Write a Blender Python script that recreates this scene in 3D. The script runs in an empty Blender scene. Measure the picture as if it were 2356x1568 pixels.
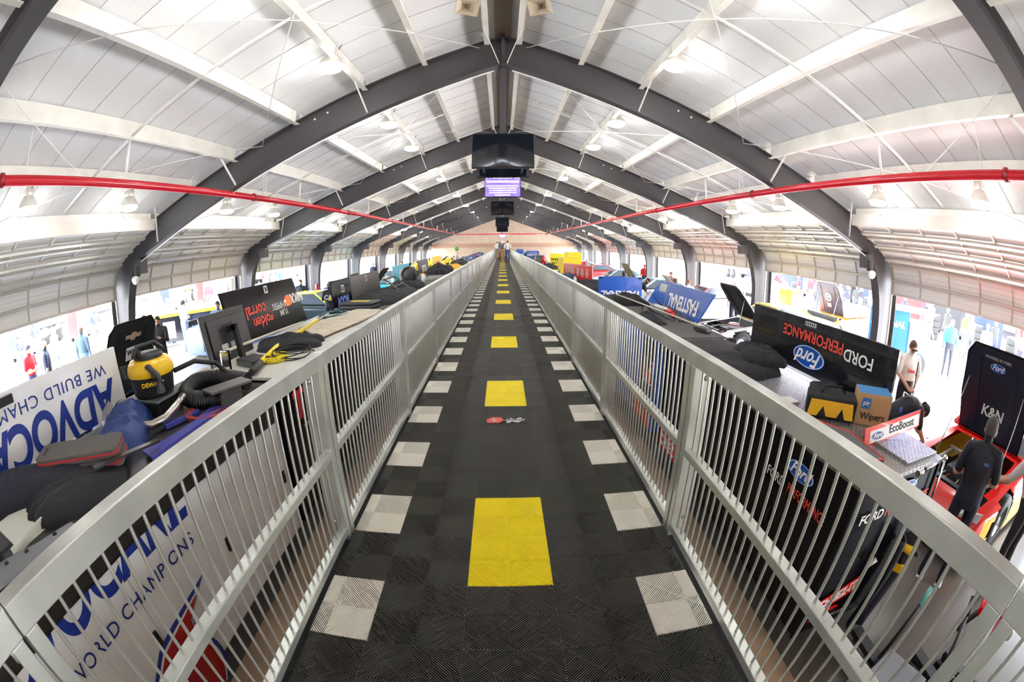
import bpy, bmesh, math, random
from mathutils import Vector, Matrix, Euler
from math import sin, cos, pi, radians as R
C = bpy.data.collections.new('garage'); bpy.context.scene.collection.children.link(C)
SC = bpy.context.scene
# ---------------------------------------------------------------- camera (16 mm full-frame fisheye, equisolid), deck level z = 0
FPX, EYE = 1013.14, Vector((-.0204, 0, 1.4993))
PIT, YAW, ROLL = .2187, .0213, .0043
def cam_to_world(v):
    x, y, z = v
    c, s = cos(-ROLL), sin(-ROLL); x, z = c*x-s*z, s*x+c*z
    c, s = cos(-PIT), sin(-PIT); y, z = c*y-s*z, s*y+c*z
    c, s = cos(-YAW), sin(-YAW); x, y = c*x-s*y, s*x+c*y
    return Vector((x, y, z))
cd = bpy.data.cameras.new('camera'); cam = bpy.data.objects.new('camera', cd); C.objects.link(cam)
cd.type = 'PANO'; cd.panorama_type = 'FISHEYE_EQUISOLID'
cd.sensor_width = 36; cd.fisheye_lens = FPX/2356*36; cd.fisheye_fov = R(200); cd.clip_end = 400
rx, ry, rz = cam_to_world((1, 0, 0)), cam_to_world((0, 0, 1)), -cam_to_world((0, 1, 0))
M = Matrix((rx, ry, rz)).transposed().to_4x4(); M.translation = EYE; cam.matrix_world = M
SC.camera = cam
# ---------------------------------------------------------------- light
SC.view_settings.view_transform = 'Standard'; SC.view_settings.look = 'None'
SC.view_settings.gamma = 1; SC.view_settings.use_curve_mapping = False
SC.view_settings.exposure = 1.18
W = bpy.data.worlds.new('sky'); SC.world = W; W.use_nodes = True
bg = W.node_tree.nodes['Background']; bg.inputs[0].default_value = (.84, .91, 1, 1); bg.inputs[1].default_value = 10
sd = bpy.data.lights.new('sun', 'SUN'); sun = bpy.data.objects.new('sun', sd); C.objects.link(sun)
sd.energy = 27; sd.angle = R(.6); sd.color = (1, .96, .91); sun.rotation_euler = (R(-18), R(44), 0)
LAMP_POWER = 32.0
# ---------------------------------------------------------------- materials
MT = {}
def mat(name, col=(.5, .5, .5), rough=.5, metal=0, emit=0, noise=0, nscale=8, bump=0, bscale=40, coat=0, trans=0, alpha=1, spec=None):
    if name in MT: return MT[name]
    m = bpy.data.materials.new(name); m.use_nodes = True; nt = m.node_tree; b = nt.nodes['Principled BSDF']
    c = (*col, 1); b.inputs['Base Color'].default_value = c; b.inputs['Roughness'].default_value = rough
    b.inputs['Metallic'].default_value = metal; b.inputs['Coat Weight'].default_value = coat
    b.inputs['Transmission Weight'].default_value = trans; b.inputs['Alpha'].default_value = alpha
    if spec is not None: b.inputs['Specular IOR Level'].default_value = spec
    if emit: b.inputs['Emission Color'].default_value = c; b.inputs['Emission Strength'].default_value = emit
    if noise or bump:
        tc = nt.nodes.new('ShaderNodeTexCoord')
    if noise:
        n = nt.nodes.new('ShaderNodeTexNoise'); n.inputs['Scale'].default_value = nscale; n.inputs['Detail'].default_value = 5
        nt.links.new(tc.outputs['Object'], n.inputs['Vector'])
        r = nt.nodes.new('ShaderNodeValToRGB'); r.color_ramp.elements[0].position = .3; r.color_ramp.elements[1].position = .7
        r.color_ramp.elements[0].color = (*[x*(1-noise) for x in col], 1); r.color_ramp.elements[1].color = (*[min(1, x*(1+noise*.6)) for x in col], 1)
        nt.links.new(n.outputs['Fac'], r.inputs['Fac']); nt.links.new(r.outputs['Color'], b.inputs['Base Color'])
    if bump:
        n = nt.nodes.new('ShaderNodeTexNoise'); n.inputs['Scale'].default_value = bscale; n.inputs['Detail'].default_value = 4
        nt.links.new(tc.outputs['Object'], n.inputs['Vector'])
        u = nt.nodes.new('ShaderNodeBump'); u.inputs['Strength'].default_value = bump; u.inputs['Distance'].default_value = .009
        nt.links.new(n.outputs['Fac'], u.inputs['Height']); nt.links.new(u.outputs['Normal'], b.inputs['Normal'])
    MT[name] = m; return m
def node(m, t): return m.node_tree.nodes.new(t)
def link(m, a, b): m.node_tree.links.new(a, b)
def bsdf(m): return m.node_tree.nodes['Principled BSDF']

ALU = mat('mill_aluminium', (.60, .62, .575), .33, .65, noise=.16, nscale=5)
ALU2 = mat('baluster_aluminium', (.55, .56, .53), .33, .75)
STEEL = mat('dark_frame_paint', (.060, .056, .060), .55, bump=.05, bscale=30)
WPAINT = mat('white_steel', (.80, .78, .74), .45)
PURL = mat('purlin_cream', (.78, .75, .68), .45, noise=.10, nscale=3)
BEIGE = mat('door_beam_beige', (.72, .68, .60), .35, .1)
RED = mat('red_pipe_paint', (.62, .015, .03), .25, coat=.4)
BLK = mat('matt_black', (.012, .012, .014), .6)
BLKG = mat('gloss_black', (.010, .010, .013), .12, coat=.5)
BLKF = mat('black_fabric', (.013, .013, .016), .85, bump=.25, bscale=25)
RUB = mat('rubber', (.02, .02, .02), .7)
DGREY = mat('dark_grey_plastic', (.05, .05, .055), .5)
MGREY = mat('mid_grey', (.25, .25, .25), .5)
LGREY = mat('light_grey', (.55, .55, .53), .5)
WHT = mat('white_paint', (.82, .82, .80), .3)
WHTG = mat('gloss_white', (.80, .80, .79), .15, coat=.4, noise=.05, nscale=2)
CHR = mat('chrome', (.85, .85, .86), .12, 1)
YEL = mat('yellow', (.92, .72, .01), .35)
REDP = mat('red_paint', (.72, .012, .010), .18, coat=.6)
BLUE = mat('blue_paint', (.02, .10, .50), .25, coat=.3)
NAVY = mat('navy_letter', (.015, .03, .22), .4)
ORG = mat('orange_paint', (.95, .20, .02), .3, coat=.3)
GRN = mat('green_paint', (.12, .40, .05), .3)
CYA = mat('cyan_paint', (.05, .55, .75), .3)
GLS = mat('car_glass', (.10, .13, .16), .05, 0, coat=.5)
CARD = mat('cardboard', (.50, .31, .15), .8, noise=.08)
SKIN = mat('skin', (.52, .27, .17), .55); HAIRM = mat('dark_hair', (.03, .02, .015), .7)
TAN = mat('tan_board', (.62, .55, .42), .7, noise=.18, nscale=6)
def diamond():
    m = mat('diamond_plate', (.46, .46, .46), .24, .9)
    tc = node(m, 'ShaderNodeTexCoord'); mp = node(m, 'ShaderNodeMapping'); link(m, tc.outputs['Object'], mp.inputs[0])
    mp.inputs['Rotation'].default_value = (0, 0, R(45)); outs = []
    for i, sc in enumerate([(26, 75, 26), (75, 26, 26)]):
        mm = node(m, 'ShaderNodeMapping'); link(m, mp.outputs[0], mm.inputs[0]); mm.inputs['Scale'].default_value = sc
        mm.inputs['Location'].default_value = (.5*i, .5*i, 0)
        fr = node(m, 'ShaderNodeVectorMath'); fr.operation = 'FRACTION'; link(m, mm.outputs[0], fr.inputs[0])
        sb = node(m, 'ShaderNodeVectorMath'); sb.operation = 'SUBTRACT'; link(m, fr.outputs[0], sb.inputs[0]); sb.inputs[1].default_value = (.5, .5, .5)
        ml = node(m, 'ShaderNodeVectorMath'); ml.operation = 'MULTIPLY'; link(m, sb.outputs[0], ml.inputs[0]); ml.inputs[1].default_value = (1, 1, 0)
        ln = node(m, 'ShaderNodeVectorMath'); ln.operation = 'LENGTH'; link(m, ml.outputs[0], ln.inputs[0])
        mr = node(m, 'ShaderNodeMapRange'); link(m, ln.outputs['Value'], mr.inputs[0]); mr.inputs[1].default_value = .2; mr.inputs[2].default_value = .45; mr.inputs[3].default_value = 1; mr.inputs[4].default_value = 0
        outs.append(mr)
    mx = node(m, 'ShaderNodeMath'); mx.operation = 'MAXIMUM'; link(m, outs[0].outputs[0], mx.inputs[0]); link(m, outs[1].outputs[0], mx.inputs[1])
    u = node(m, 'ShaderNodeBump'); u.inputs['Strength'].default_value = .9; u.inputs['Distance'].default_value = .02
    link(m, mx.outputs[0], u.inputs['Height']); link(m, u.outputs[0], bsdf(m).inputs['Normal']); return m
DIA = diamond()

# ---------------------------------------------------------------- mesh builder
def frame(d, up=Vector((0, 0, 1))):
    d = Vector(d).normalized()
    if abs(d.dot(up)) > .99: up = Vector((1, 0, 0))
    x = up.cross(d).normalized(); return Matrix((x, d.cross(x), d)).transposed()
class MB:
    def __init__(s, o=(0, 0, 0)): s.v = []; s.f = []; s.m = []; s.o = Vector(o); s.sm = []
    def add(s, vs, fs, m=0, smooth=False):
        b = len(s.v); s.v += [Vector(v)-s.o for v in vs]
        for f in fs: s.f.append([b+i for i in f]); s.m.append(m); s.sm.append(smooth)
        return s
    def box(s, x0, x1, y0, y1, z0, z1, m=0, M=None):
        vs = [Vector((x, y, z)) for x in (x0, x1) for y in (y0, y1) for z in (z0, z1)]
        if M is not None: vs = [M @ v for v in vs]
        return s.add(vs, [(0, 1, 3, 2), (4, 6, 7, 5), (0, 4, 5, 1), (2, 3, 7, 6), (0, 2, 6, 4), (1, 5, 7, 3)], m)
    def bar(s, a, b, w, h, m=0, up=(0, 0, 1)):
        a, b = Vector(a), Vector(b); F = frame(b-a, Vector(up)); L = (b-a).length
        vs = [a+F@Vector((x*w/2, y*h/2, z*L)) for x in (-1, 1) for y in (-1, 1) for z in (0, 1)]
        return s.add(vs, [(0, 1, 3, 2), (4, 6, 7, 5), (0, 4, 5, 1), (2, 3, 7, 6), (0, 2, 6, 4), (1, 5, 7, 3)], m)
    def tube(s, pts, r, n=8, m=0, smooth=True, caps=True, flat=1.0):
        pts = [Vector(p) for p in pts]; k = len(pts); rs = r if isinstance(r, (list, tuple)) else [r]*k
        vs = []; up = Vector((0, 0, 1)); F = None
        for i, p in enumerate(pts):
            d = (pts[min(i+1, k-1)]-pts[max(i-1, 0)])
            if d.length < 1e-9: d = Vector((0, 0, 1))
            d.normalize()
            if F is None: F = frame(d, up)
            else:
                x = F.col[0]; x = (x-d*x.dot(d))
                x = x.normalized() if x.length > 1e-6 else frame(d).col[0]
                F = Matrix((x, d.cross(x), d)).transposed()
            for j in range(n):
                a = 2*pi*j/n; vs.append(p+F@Vector((cos(a)*rs[i], sin(a)*rs[i]*flat, 0)))
        fs = [(i*n+j, i*n+(j+1) % n, (i+1)*n+(j+1) % n, (i+1)*n+j) for i in range(k-1) for j in range(n)]
        s.add(vs, fs, m, smooth)
        if caps: b = len(s.v)-len(vs); s.f += [[b+j for j in range(n)][::-1], [b+(k-1)*n+j for j in range(n)]]; s.m += [m, m]; s.sm += [False, False]
        return s
    def lathe(s, prof, c=(0, 0, 0), n=16, m=0, F=None, smooth=True, mats=None):
        c = Vector(c); vs = []; k = len(prof)
        for r, z in prof:
            for j in range(n):
                a = 2*pi*j/n; p = Vector((r*cos(a), r*sin(a), z)); vs.append(c+(F@p if F else p))
        for i in range(k-1):
            fs = [(i*n+j, i*n+(j+1) % n, (i+1)*n+(j+1) % n, (i+1)*n+j) for j in range(n)]
            if i == 0: b = len(s.v); s.v += [v-s.o for v in vs]
            for f in fs: s.f.append([b+q for q in f]); s.m.append(mats[i] if mats else m); s.sm.append(smooth)
        return s
    def prism(s, poly, h0, h1, Mx=None, m=0):
        Mx = Mx or Matrix.Identity(4); n = len(poly)
        vs = [Mx@Vector((x, y, h0)) for x, y in poly]+[Mx@Vector((x, y, h1)) for x, y in poly]
        return s.add(vs, [list(range(n))[::-1], list(range(n, 2*n))]+[(i, (i+1) % n, n+(i+1) % n, n+i) for i in range(n)], m)
    def grid(s, fn, nu, nv, m=0, smooth=True, mfn=None):
        b = len(s.v); s.v += [Vector(fn(i/nu, j/nv))-s.o for i in range(nu+1) for j in range(nv+1)]
        for i in range(nu):
            for j in range(nv):
                s.f.append([b+i*(nv+1)+j, b+(i+1)*(nv+1)+j, b+(i+1)*(nv+1)+j+1, b+i*(nv+1)+j+1])
                s.m.append(mfn(i/nu, j/nv) if mfn else m); s.sm.append(smooth)
        return s
    def ball(s, c, rx, ry=None, rz=None, n=12, m=0, F=None):
        ry = ry or rx; rz = rz or rx; c = Vector(c); k = max(4, n//2)
        pts = [(sin(pi*i/k), cos(pi*i/k)) for i in range(k+1)]; pts[0] = (1e-4, 1); pts[-1] = (1e-4, -1)
        vs = []
        for rr, z in pts:
            for j in range(n):
                a = 2*pi*j/n; p = Vector((rr*cos(a)*rx, rr*sin(a)*ry, z*rz)); vs.append(c+(F@p if F else p))
        return s.add(vs, [((i+1)*n+j, (i+1)*n+(j+1) % n, i*n+(j+1) % n, i*n+j) for i in range(k) for j in range(n)], m, True)
    def build(s, name, mats, parent=None, bevel=0, solid=0):
        me = bpy.data.meshes.new(name); me.from_pydata([tuple(v) for v in s.v], [], s.f); me.update()
        mats = mats if isinstance(mats, (list, tuple)) else [mats]
        for x in mats: me.materials.append(x)
        me.polygons.foreach_set('material_index', s.m); me.polygons.foreach_set('use_smooth', s.sm)
        o = bpy.data.objects.new(name, me); C.objects.link(o)
        if parent is not None: o.parent = parent
        else: o.location = s.o
        if solid: q = o.modifiers.new('thick', 'SOLIDIFY'); q.thickness = solid; q.offset = 0
        if bevel: q = o.modifiers.new('bevel', 'BEVEL'); q.width = bevel; q.segments = 2; q.limit_method = 'ANGLE'
        return o
def tag(o, label, cat, group=None, kind=None):
    if label: o['label'] = label
    if cat: o['category'] = cat
    if group: o['group'] = group
    if kind: o['kind'] = kind
    return o
def struct(name, mb, mats, **k):
    o = mb.build(name, mats, **k); o['kind'] = 'structure'; return o
def thing(name, label, cat, loc=(0, 0, 0), group=None, rz=0):
    o = bpy.data.objects.new(name, None); C.objects.link(o); o.location = loc; o.rotation_euler = (0, 0, rz); o.empty_display_size = .1
    return tag(o, label, cat, group)
def dup(root, loc=None, rz=None, label=None, group=None, swap=None):
    def cp(o, par):
        c = o.copy(); C.objects.link(c)
        if par is not None: c.parent = par
        if swap and c.type == 'MESH':
            for i, sl in enumerate(c.material_slots):
                if sl.material and sl.material.name in swap: nm = swap[sl.material.name]; sl.link = 'OBJECT'; sl.material = nm
        for ch in o.children: cp(ch, c)
        return c
    r = cp(root, None)
    if loc is not None: r.location = loc
    if rz is not None: r.rotation_euler = (0, 0, rz)
    if label: r['label'] = label
    if group: r['group'] = group
    elif 'group' in r and group is False: del r['group']
    return r
def text(s, size, Mx, m, parent, o=(0, 0, 0), name='lettering', shear=0, bold=0, sx=1, align='CENTER', depth=.002, spacing=1):
    cu = bpy.data.curves.new('t', 'FONT'); cu.body = s; cu.size = size; cu.align_x = align; cu.align_y = 'CENTER'
    cu.shear = shear; cu.offset = bold; cu.extrude = depth/2; cu.space_character = spacing; cu.resolution_u = 8 if size > .25 else 3
    ob = bpy.data.objects.new('t', cu); me = bpy.data.meshes.new_from_object(ob); bpy.data.objects.remove(ob)
    me.transform(Matrix.Translation(-Vector(o)) @ Mx @ Matrix.Diagonal((sx, 1, 1, 1)))
    me.materials.clear(); me.materials.append(m); me.name = name
    q = bpy.data.objects.new(name, me); C.objects.link(q); q.parent = parent; return q
def plane_mx(c, right, up):
    r = Vector(right).normalized(); u = Vector(up); u = (u-r*u.dot(r)).normalized(); n = r.cross(u)
    m = Matrix((r, u, n)).transposed().to_4x4(); m.translation = Vector(c); return m
# ================================================================ the building
G = -1.3; BAY = 6.1; Y1 = 7.2; YW = 56.0; HW = 9.3; SL = .355
frames_y = [Y1+BAY*k for k in range(-1, 8)]
rz_top = lambda x: 5.27-SL*abs(x)
rz_bot = lambda x: 4.69-SL*abs(x)
# floor
fm = mat('concrete_floor', (.090, .080, .068), .32, noise=.28, nscale=.9, bump=.08, bscale=6)
struct('floor', MB().box(-9.6, 9.6, -8, YW+.3, G-.15, G), fm)
om = mat('outside_concrete', (.76, .75, .73), .8, noise=.05, nscale=.3)
g = MB(); g.box(-90, -9.6, -60, 110, G-.15, G-.005); g.box(9.6, 90, -60, 110, G-.15, G-.005)
o = struct('floor_outside', g, om)
# walkway: slab, then the interlocking ribbed tiles
dk = MB(); dk.box(-.93, .93, -2.5, YW, -.12, -.022)
tanm = mat('tan_walkway_base', (.34, .235, .145), .85, noise=.22, nscale=2.2, bump=.3, bscale=5)
struct('floor_slab', dk, BLK)
bs = MB(); bs.box(-2.02, 2.02, -3, YW, G, G+.03, 0); bs.box(-.8, .8, -3, YW, G+.03, -.13, 0)
struct('floor_base', bs, tanm)
rib_b = mat('black_tile_plastic', (.052, .050, .040), .5); rib_y = mat('yellow_tile_plastic', (.98, .80, .004), .45); rib_w = mat('white_tile_plastic', (.86, .83, .73), .55)
def tiles():
    mb = MB(); p = .4/30
    Y0t = 2.3117
    r0 = -10
    for row in range(-9, 133):
        yc = Y0t - .2 + .4*row
        if yc > YW-.2: break
        for col in range(-2, 3):
            xc = .4*col
            w = abs(col) == 2 and row % 2 == 0
            y_ = col == 0 and row % 6 in (0, 5)
            m = 2 if w else 1 if y_ else 0
            lim = .2 if abs(col) < 2 else .255
            fine = yc < 9
            n = 15 if fine else 0
            if n:
                L = []
                for i in range(1, 2*15):
                    c = .4*i/30+.001
                    for sx in (1, -1):
                        xl = .2
                        if abs(col) == 2 and sx*col > 0: xl = .258
                        if c < .2: a, b = (0, c), (c, 0)
                        else: a, b = (c-.2, .2), (.2, c-.2)
                        if abs(col) == 2 and sx*col > 0:
                            # cut strip beyond the third half tile: the ribs run on
                            if c >= .2: pass
                        for sy in (1, -1):
                            A = Vector((xc+sx*a[0], yc+sy*a[1], -.004)); B = Vector((xc+sx*b[0], yc+sy*b[1], -.004))
                            if (B-A).length > .006: L.append((A, B))
                        if abs(col) == 2 and sx*col > 0 and c < .26:
                            pass
                for A, B in L:
                    if abs(A.x) > .865 and abs(B.x) > .865: continue
                    for P, Q in ((A, B), (B, A)):
                        if abs(P.x) > .865:
                            t = (.865-abs(Q.x))/(abs(P.x)-abs(Q.x)); N = Q+(P-Q)*t; P.x, P.y = N.x, N.y
                    d = (B-A); d.normalize(); s = Vector((-d.y, d.x, 0))*.0026
                    z = Vector((0, 0, -.012)); t = Vector((0, 0, .0022))
                    u = s*.6; mb.add([A-s+z, A-s, A-u+t, A+u+t, A+s, A+s+z, B-s+z, B-s, B-u+t, B+u+t, B+s, B+s+z], [(0, 1, 7, 6), (1, 2, 8, 7), (2, 3, 9, 8), (3, 4, 10, 9), (4, 5, 11, 10), (0, 5, 4, 3, 2, 1), (6, 7, 8, 9, 10, 11)], m)
                # diagonal webs and rim under the ribs
                for sx in (1, -1):
                    for a, b in (((-.2, -.2*sx), (.2, .2*sx)),):
                        A = [xc+a[0], yc+a[1]]; B = [xc+b[0], yc+b[1]]
                        if abs(B[0]) > .865: B[1] = A[1]+(B[1]-A[1])*(.865*(1 if col > 0 else -1)-A[0])/(B[0]-A[0]); B[0] = .865*(1 if col > 0 else -1)
                        if abs(A[0]) > .865: t = (-.865-B[0])/(A[0]-B[0]); A[1] = B[1]+(A[1]-B[1])*t; A[0] = -.865
                        mb.bar((*A, -.010), (*B, -.010), .005, .008, m)
                xs = [xc-.199, xc+.199]
                for q in (-1, 1): mb.bar((max(-.865, xs[0]), yc+q*.199, -.011), (min(.865, xs[1]), yc+q*.199, -.011), .003, .008, m)
                for q in xs:
                    if abs(q) < .865: mb.bar((q, yc-.199, -.011), (q, yc+.199, -.011), .003, .008, m)
            else:
                # far rows: coarser ribs along the same diagonals
                for i in range(1, 15):
                    c = .4*i/15
                    for sx in (1, -1):
                        if c < .2: a, b = (0, c), (c, 0)
                        else: a, b = (c-.2, .2), (.2, c-.2)
                        for sy in (1, -1):
                            A = Vector((xc+sx*a[0], yc+sy*a[1], 0)); B = Vector((xc+sx*b[0], yc+sy*b[1], 0))
                            if abs(A.x) > .865 and abs(B.x) > .865: continue
                            for P, Q in ((A, B), (B, A)):
                                if abs(P.x) > .865:
                                    t = (.865-abs(Q.x))/(abs(P.x)-abs(Q.x)); N = Q+(P-Q)*t; P.x, P.y = N.x, N.y
                            d = (B-A)
                            if d.length < .01: continue
                            d.normalize(); s = Vector((-d.y, d.x, 0))*.0064; z = Vector((0, 0, -.012))
                            mb.add([A-s, A+s, B+s, B-s, A-s+z, A+s+z, B+s+z, B-s+z], [(0, 1, 2, 3), (0, 3, 7, 4), (2, 1, 5, 6)], m)
    return mb
t = struct('floor_tiles', tiles(), [rib_b, rib_y, rib_w])
# roof deck
rm = mat('ceiling_liner', (.86, .865, .87), .42, noise=.05, nscale=1.2)
tc = node(rm, 'ShaderNodeTexCoord'); sp = node(rm, 'ShaderNodeSeparateXYZ'); link(rm, tc.outputs['Object'], sp.inputs[0])
md = node(rm, 'ShaderNodeMath'); md.operation = 'PINGPONG'; md.inputs[1].default_value = .305; link(rm, sp.outputs['Y'], md.inputs[0])
mr = node(rm, 'ShaderNodeMapRange'); link(rm, md.outputs[0], mr.inputs[0]); mr.inputs[1].default_value = 0; mr.inputs[2].default_value = .008; mr.inputs[3].default_value = 0; mr.inputs[4].default_value = 1
bp = node(rm, 'ShaderNodeBump'); bp.inputs['Strength'].default_value = .3; bp.inputs['Distance'].default_value = .006
link(rm, mr.outputs[0], bp.inputs['Height']); link(rm, bp.outputs[0], bsdf(rm).inputs['Normal'])
for sgn, nm in ((-1, 'ceiling_left'), (1, 'ceiling_right')):
    mb = MB(); z0, z1 = 5.50, 5.50-SL*10.6
    mb.prism([(0, z0), (10.6*sgn, z1), (10.6*sgn, z1+.12), (0, z0+.12)], 6, -(YW+.3), Matrix(((1, 0, 0, 0), (0, 0, -1, 0), (0, 1, 0, 0), (0, 0, 0, 1))))
    struct(nm, mb, rm)
# real panel seams running down the slope
for sgn in (-1, 1):
    mb = MB(); y = -4
    while y < YW:
        mb.bar((sgn*.3, y, 5.495-SL*.3), (sgn*9.2, y, 5.495-SL*9.2), .007, .010); y += .61
    struct('trim_1' if sgn < 0 else 'trim_2', mb, mat('panel_seam', (.55, .54, .53), .5))
mb = MB(); mb.box(-.14, .14, -5, YW, 5.33, 5.40); struct('trim_3', mb, mat('ridge_cap', (.24, .19, .15), .6))
n = 4
for sgn in (-1, 1):
    for x in (.32, 1.37, 2.42, 3.72, 5.08, 6.25, 7.6):
        mb = MB(); z = 5.48-SL*x
        for k in range(-1, 9):
            a = (frames_y[k+1-0] if 0 <= k+1 < 9 else 0)
        ys = [-5]+frames_y+[YW]
        for a, b in zip(ys[:-1], ys[1:]):
            a, b = a+.08, b-.08
            mb.box(sgn*x-.006, sgn*x+.006, a, b, z-.26, z)
            mb.box(min(sgn*x, sgn*x-sgn*.09), max(sgn*x, sgn*x-sgn*.09), a, b, z-.272, z-.26)
            mb.box(min(sgn*x, sgn*x+sgn*.07), max(sgn*x, sgn*x+sgn*.07), a, b, z-.012, z)
            mb.box(sgn*x-.012 if sgn < 0 else sgn*x+.006, sgn*x-.006 if sgn < 0 else sgn*x+.012, a, b, z-.20, z-.195)
            yy = a+.25
            while yy < min(b, 20):
                for dz in (.07, .19):
                    mb.lathe([(.011, -.009), (.011, .009)], (sgn*x, yy, z-dz), 6, 1, Matrix.Rotation(pi/2, 3, 'Y'))
                yy += .61
        struct('trim_%d' % n, mb, [PURL, LGREY]); n += 1
# end wall of block
wm = mat('end_wall_block', (.62, .47, .36), .85)
tc = node(wm, 'ShaderNodeTexCoord'); mp = node(wm, 'ShaderNodeMapping'); mp.inputs['Rotation'].default_value = (R(90), 0, 0); link(wm, tc.outputs['Object'], mp.inputs[0])
bk = node(wm, 'ShaderNodeTexBrick'); link(wm, mp.outputs[0], bk.inputs['Vector']); bk.inputs['Scale'].default_value = 1
bk.inputs['Brick Width'].default_value = .40; bk.inputs['Row Height'].default_value = .20; bk.inputs['Mortar Size'].default_value = .012
bk.inputs['Color1'].default_value = (.66, .50, .38, 1); bk.inputs['Color2'].default_value = (.56, .42, .33, 1); bk.inputs['Mortar'].default_value = (.40, .31, .25, 1)
link(wm, bk.outputs['Color'], bsdf(wm).inputs['Base Color'])
mb = MB(); mb.prism([(-9.3, G), (9.3, G), (9.3, 5.45-SL*9.3), (0, 5.45), (-9.3, 5.45-SL*9.3)], -YW, -(YW+.2), Matrix(((1, 0, 0, 0), (0, 0, -1, 0), (0, 1, 0, 0), (0, 0, 0, 1))))
struct('wall_back', mb, wm)
mb = MB(); mb.box(-9.3, 9.3, YW-.02, YW, 1.22, 1.72); struct('trim_40', mb, mat('brown_band', (.46, .28, .20), .85))
mb = MB(); mb.prism([(-9.3, G), (9.3, G), (9.3, 5.45-SL*9.3), (0, 5.45), (-9.3, 5.45-SL*9.3)], 6.0, 6.2, Matrix(((1, 0, 0, 0), (0, 0, -1, 0), (0, 1, 0, 0), (0, 0, 0, 1))))
struct('wall_front', mb, wm)
# rigid frames
ORD = ['nearest', 'first full', 'second', 'third', 'fourth', 'fifth', 'sixth', 'seventh', 'farthest']
for k, y in enumerate(frames_y):
    lab = 'dark steel roof frame overhead, cut off by both upper photo corners' if k == 0 else 'dark painted steel roof frame arching overhead, %s of the row down the garage' % ORD[k]
    T = thing('roof_frame', lab, 'roof frame', (0, y, G), 'steel roof frames')
    for sgn in (-1, 1):
        def H(x): return sgn*x
        mb = MB((0, y, G))
        mx = Matrix(((sgn, 0, 0, 0), (0, 0, 1, y), (0, 1, 0, 0), (0, 0, 0, 1)))
        poly = [(0.0, rz_bot(0)), (8.0, rz_bot(8.0)), (8.16, rz_bot(8.2)), (9.35, 1.75), (9.35, rz_top(9.35)), (0.0, rz_top(0))]
        mb.prism(poly, -.007, .007, mx)
        mb.bar((0, y, rz_bot(0)), (sgn*8.1, y, rz_bot(8.1)), .22, .016, 1, up=(0, 1, 0) and (sgn*SL, 0, 1))
        mb.bar((0, y, rz_top(0)), (sgn*9.35, y, rz_top(9.35)), .22, .016, 0, up=(sgn*SL, 0, 1))
        for xx in (.03,):
            mb.box(min(sgn*xx, 0), max(sgn*xx, 0), y-.10, y+.10, rz_bot(0)-.05, rz_top(0)+.05)
        # small holes seen as bright dots: white discs stand in for light through them
        for xx in (3.1, 3.35):
            mb.lathe([(.02, -.012), (.02, .012)], (sgn*xx, y, rz_top(xx)-.12), 8, 2, Matrix.Rotation(pi/2, 3, 'X'))
            mb.lathe([(.0001, -.012), (.02, -.012)], (sgn*xx, y, rz_top(xx)-.12), 8, 2, Matrix.Rotation(-pi/2, 3, 'X'))
        mb.build('rafter', [STEEL, STEEL, WPAINT], T)
        cb = MB((0, y, G)); N = 10
        inner = [(8.16+.50*sin(min(1, i/6)*pi/2), 1.80-(1.80-G)*(i/N)**1.25) for i in range(N+1)]
        outer = [(9.35+.03*i/N, 1.80-(1.80-G)*(i/N)) for i in range(N+1)]
        vs = [Vector((sgn*x, y+q, z)) for q in (-.006, .006) for (x, z) in inner+outer]; n2 = 2*(N+1)
        fs = []
        for i in range(N):
            fs += [(i, i+1, N+1+i+1, N+1+i), (n2+i, n2+N+1+i, n2+N+1+i+1, n2+i+1)]
        cb.add(vs, fs)
        for pts in (inner, outer):
            for (a, b) in zip(pts[:-1], pts[1:]): cb.bar((sgn*a[0], y, a[1]), (sgn*b[0], y, b[1]), .26, .014, up=(0, 1, 0) and (1, 0, .01))
        cb.box(min(sgn*7.98, sgn*8.25), max(sgn*7.98, sgn*8.25), y-.14, y+.14, 1.50, 1.82)
        cb.box(min(sgn*8.6, sgn*9.45), max(sgn*8.6, sgn*9.45), y-.16, y+.16, G, G+.02)
        cb.build('column', STEEL, T)
        # white flange braces between purlins and the bottom flange
        for (xa, xb) in ((.32, .07), (2.42, 2.3), (5.08, 5.0), (6.9, 7.3)):
            for dy in ((-.75,) if xa < 1 else (-.6, .6)):
                br = MB((0, y, G)); br.bar((sgn*xa, y+dy, 5.25-SL*xa), (sgn*xb, y+(.11 if dy > 0 else -.11), rz_bot(xb)+.03), .05, .008, up=(1, 0, 0)); br.build('flange_brace', WPAINT, T)
# conduit with cable under the first rafters
for k in (1, 2, 3):
    y = frames_y[k]-.0
    for sgn in (-1, 1):
        mb = MB(); mb.tube([(sgn*.15, y-.09, 4.60-SL*.15), (sgn*8.0, y-.09, 4.60-SL*8.0)], .013, 6)
        tag(mb.build('conduit', WPAINT), 'thin white conduit under the %s side rafter of the %s roof frame' % (('left', 'right')[sgn > 0], ORD[k]), 'conduit')
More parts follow.
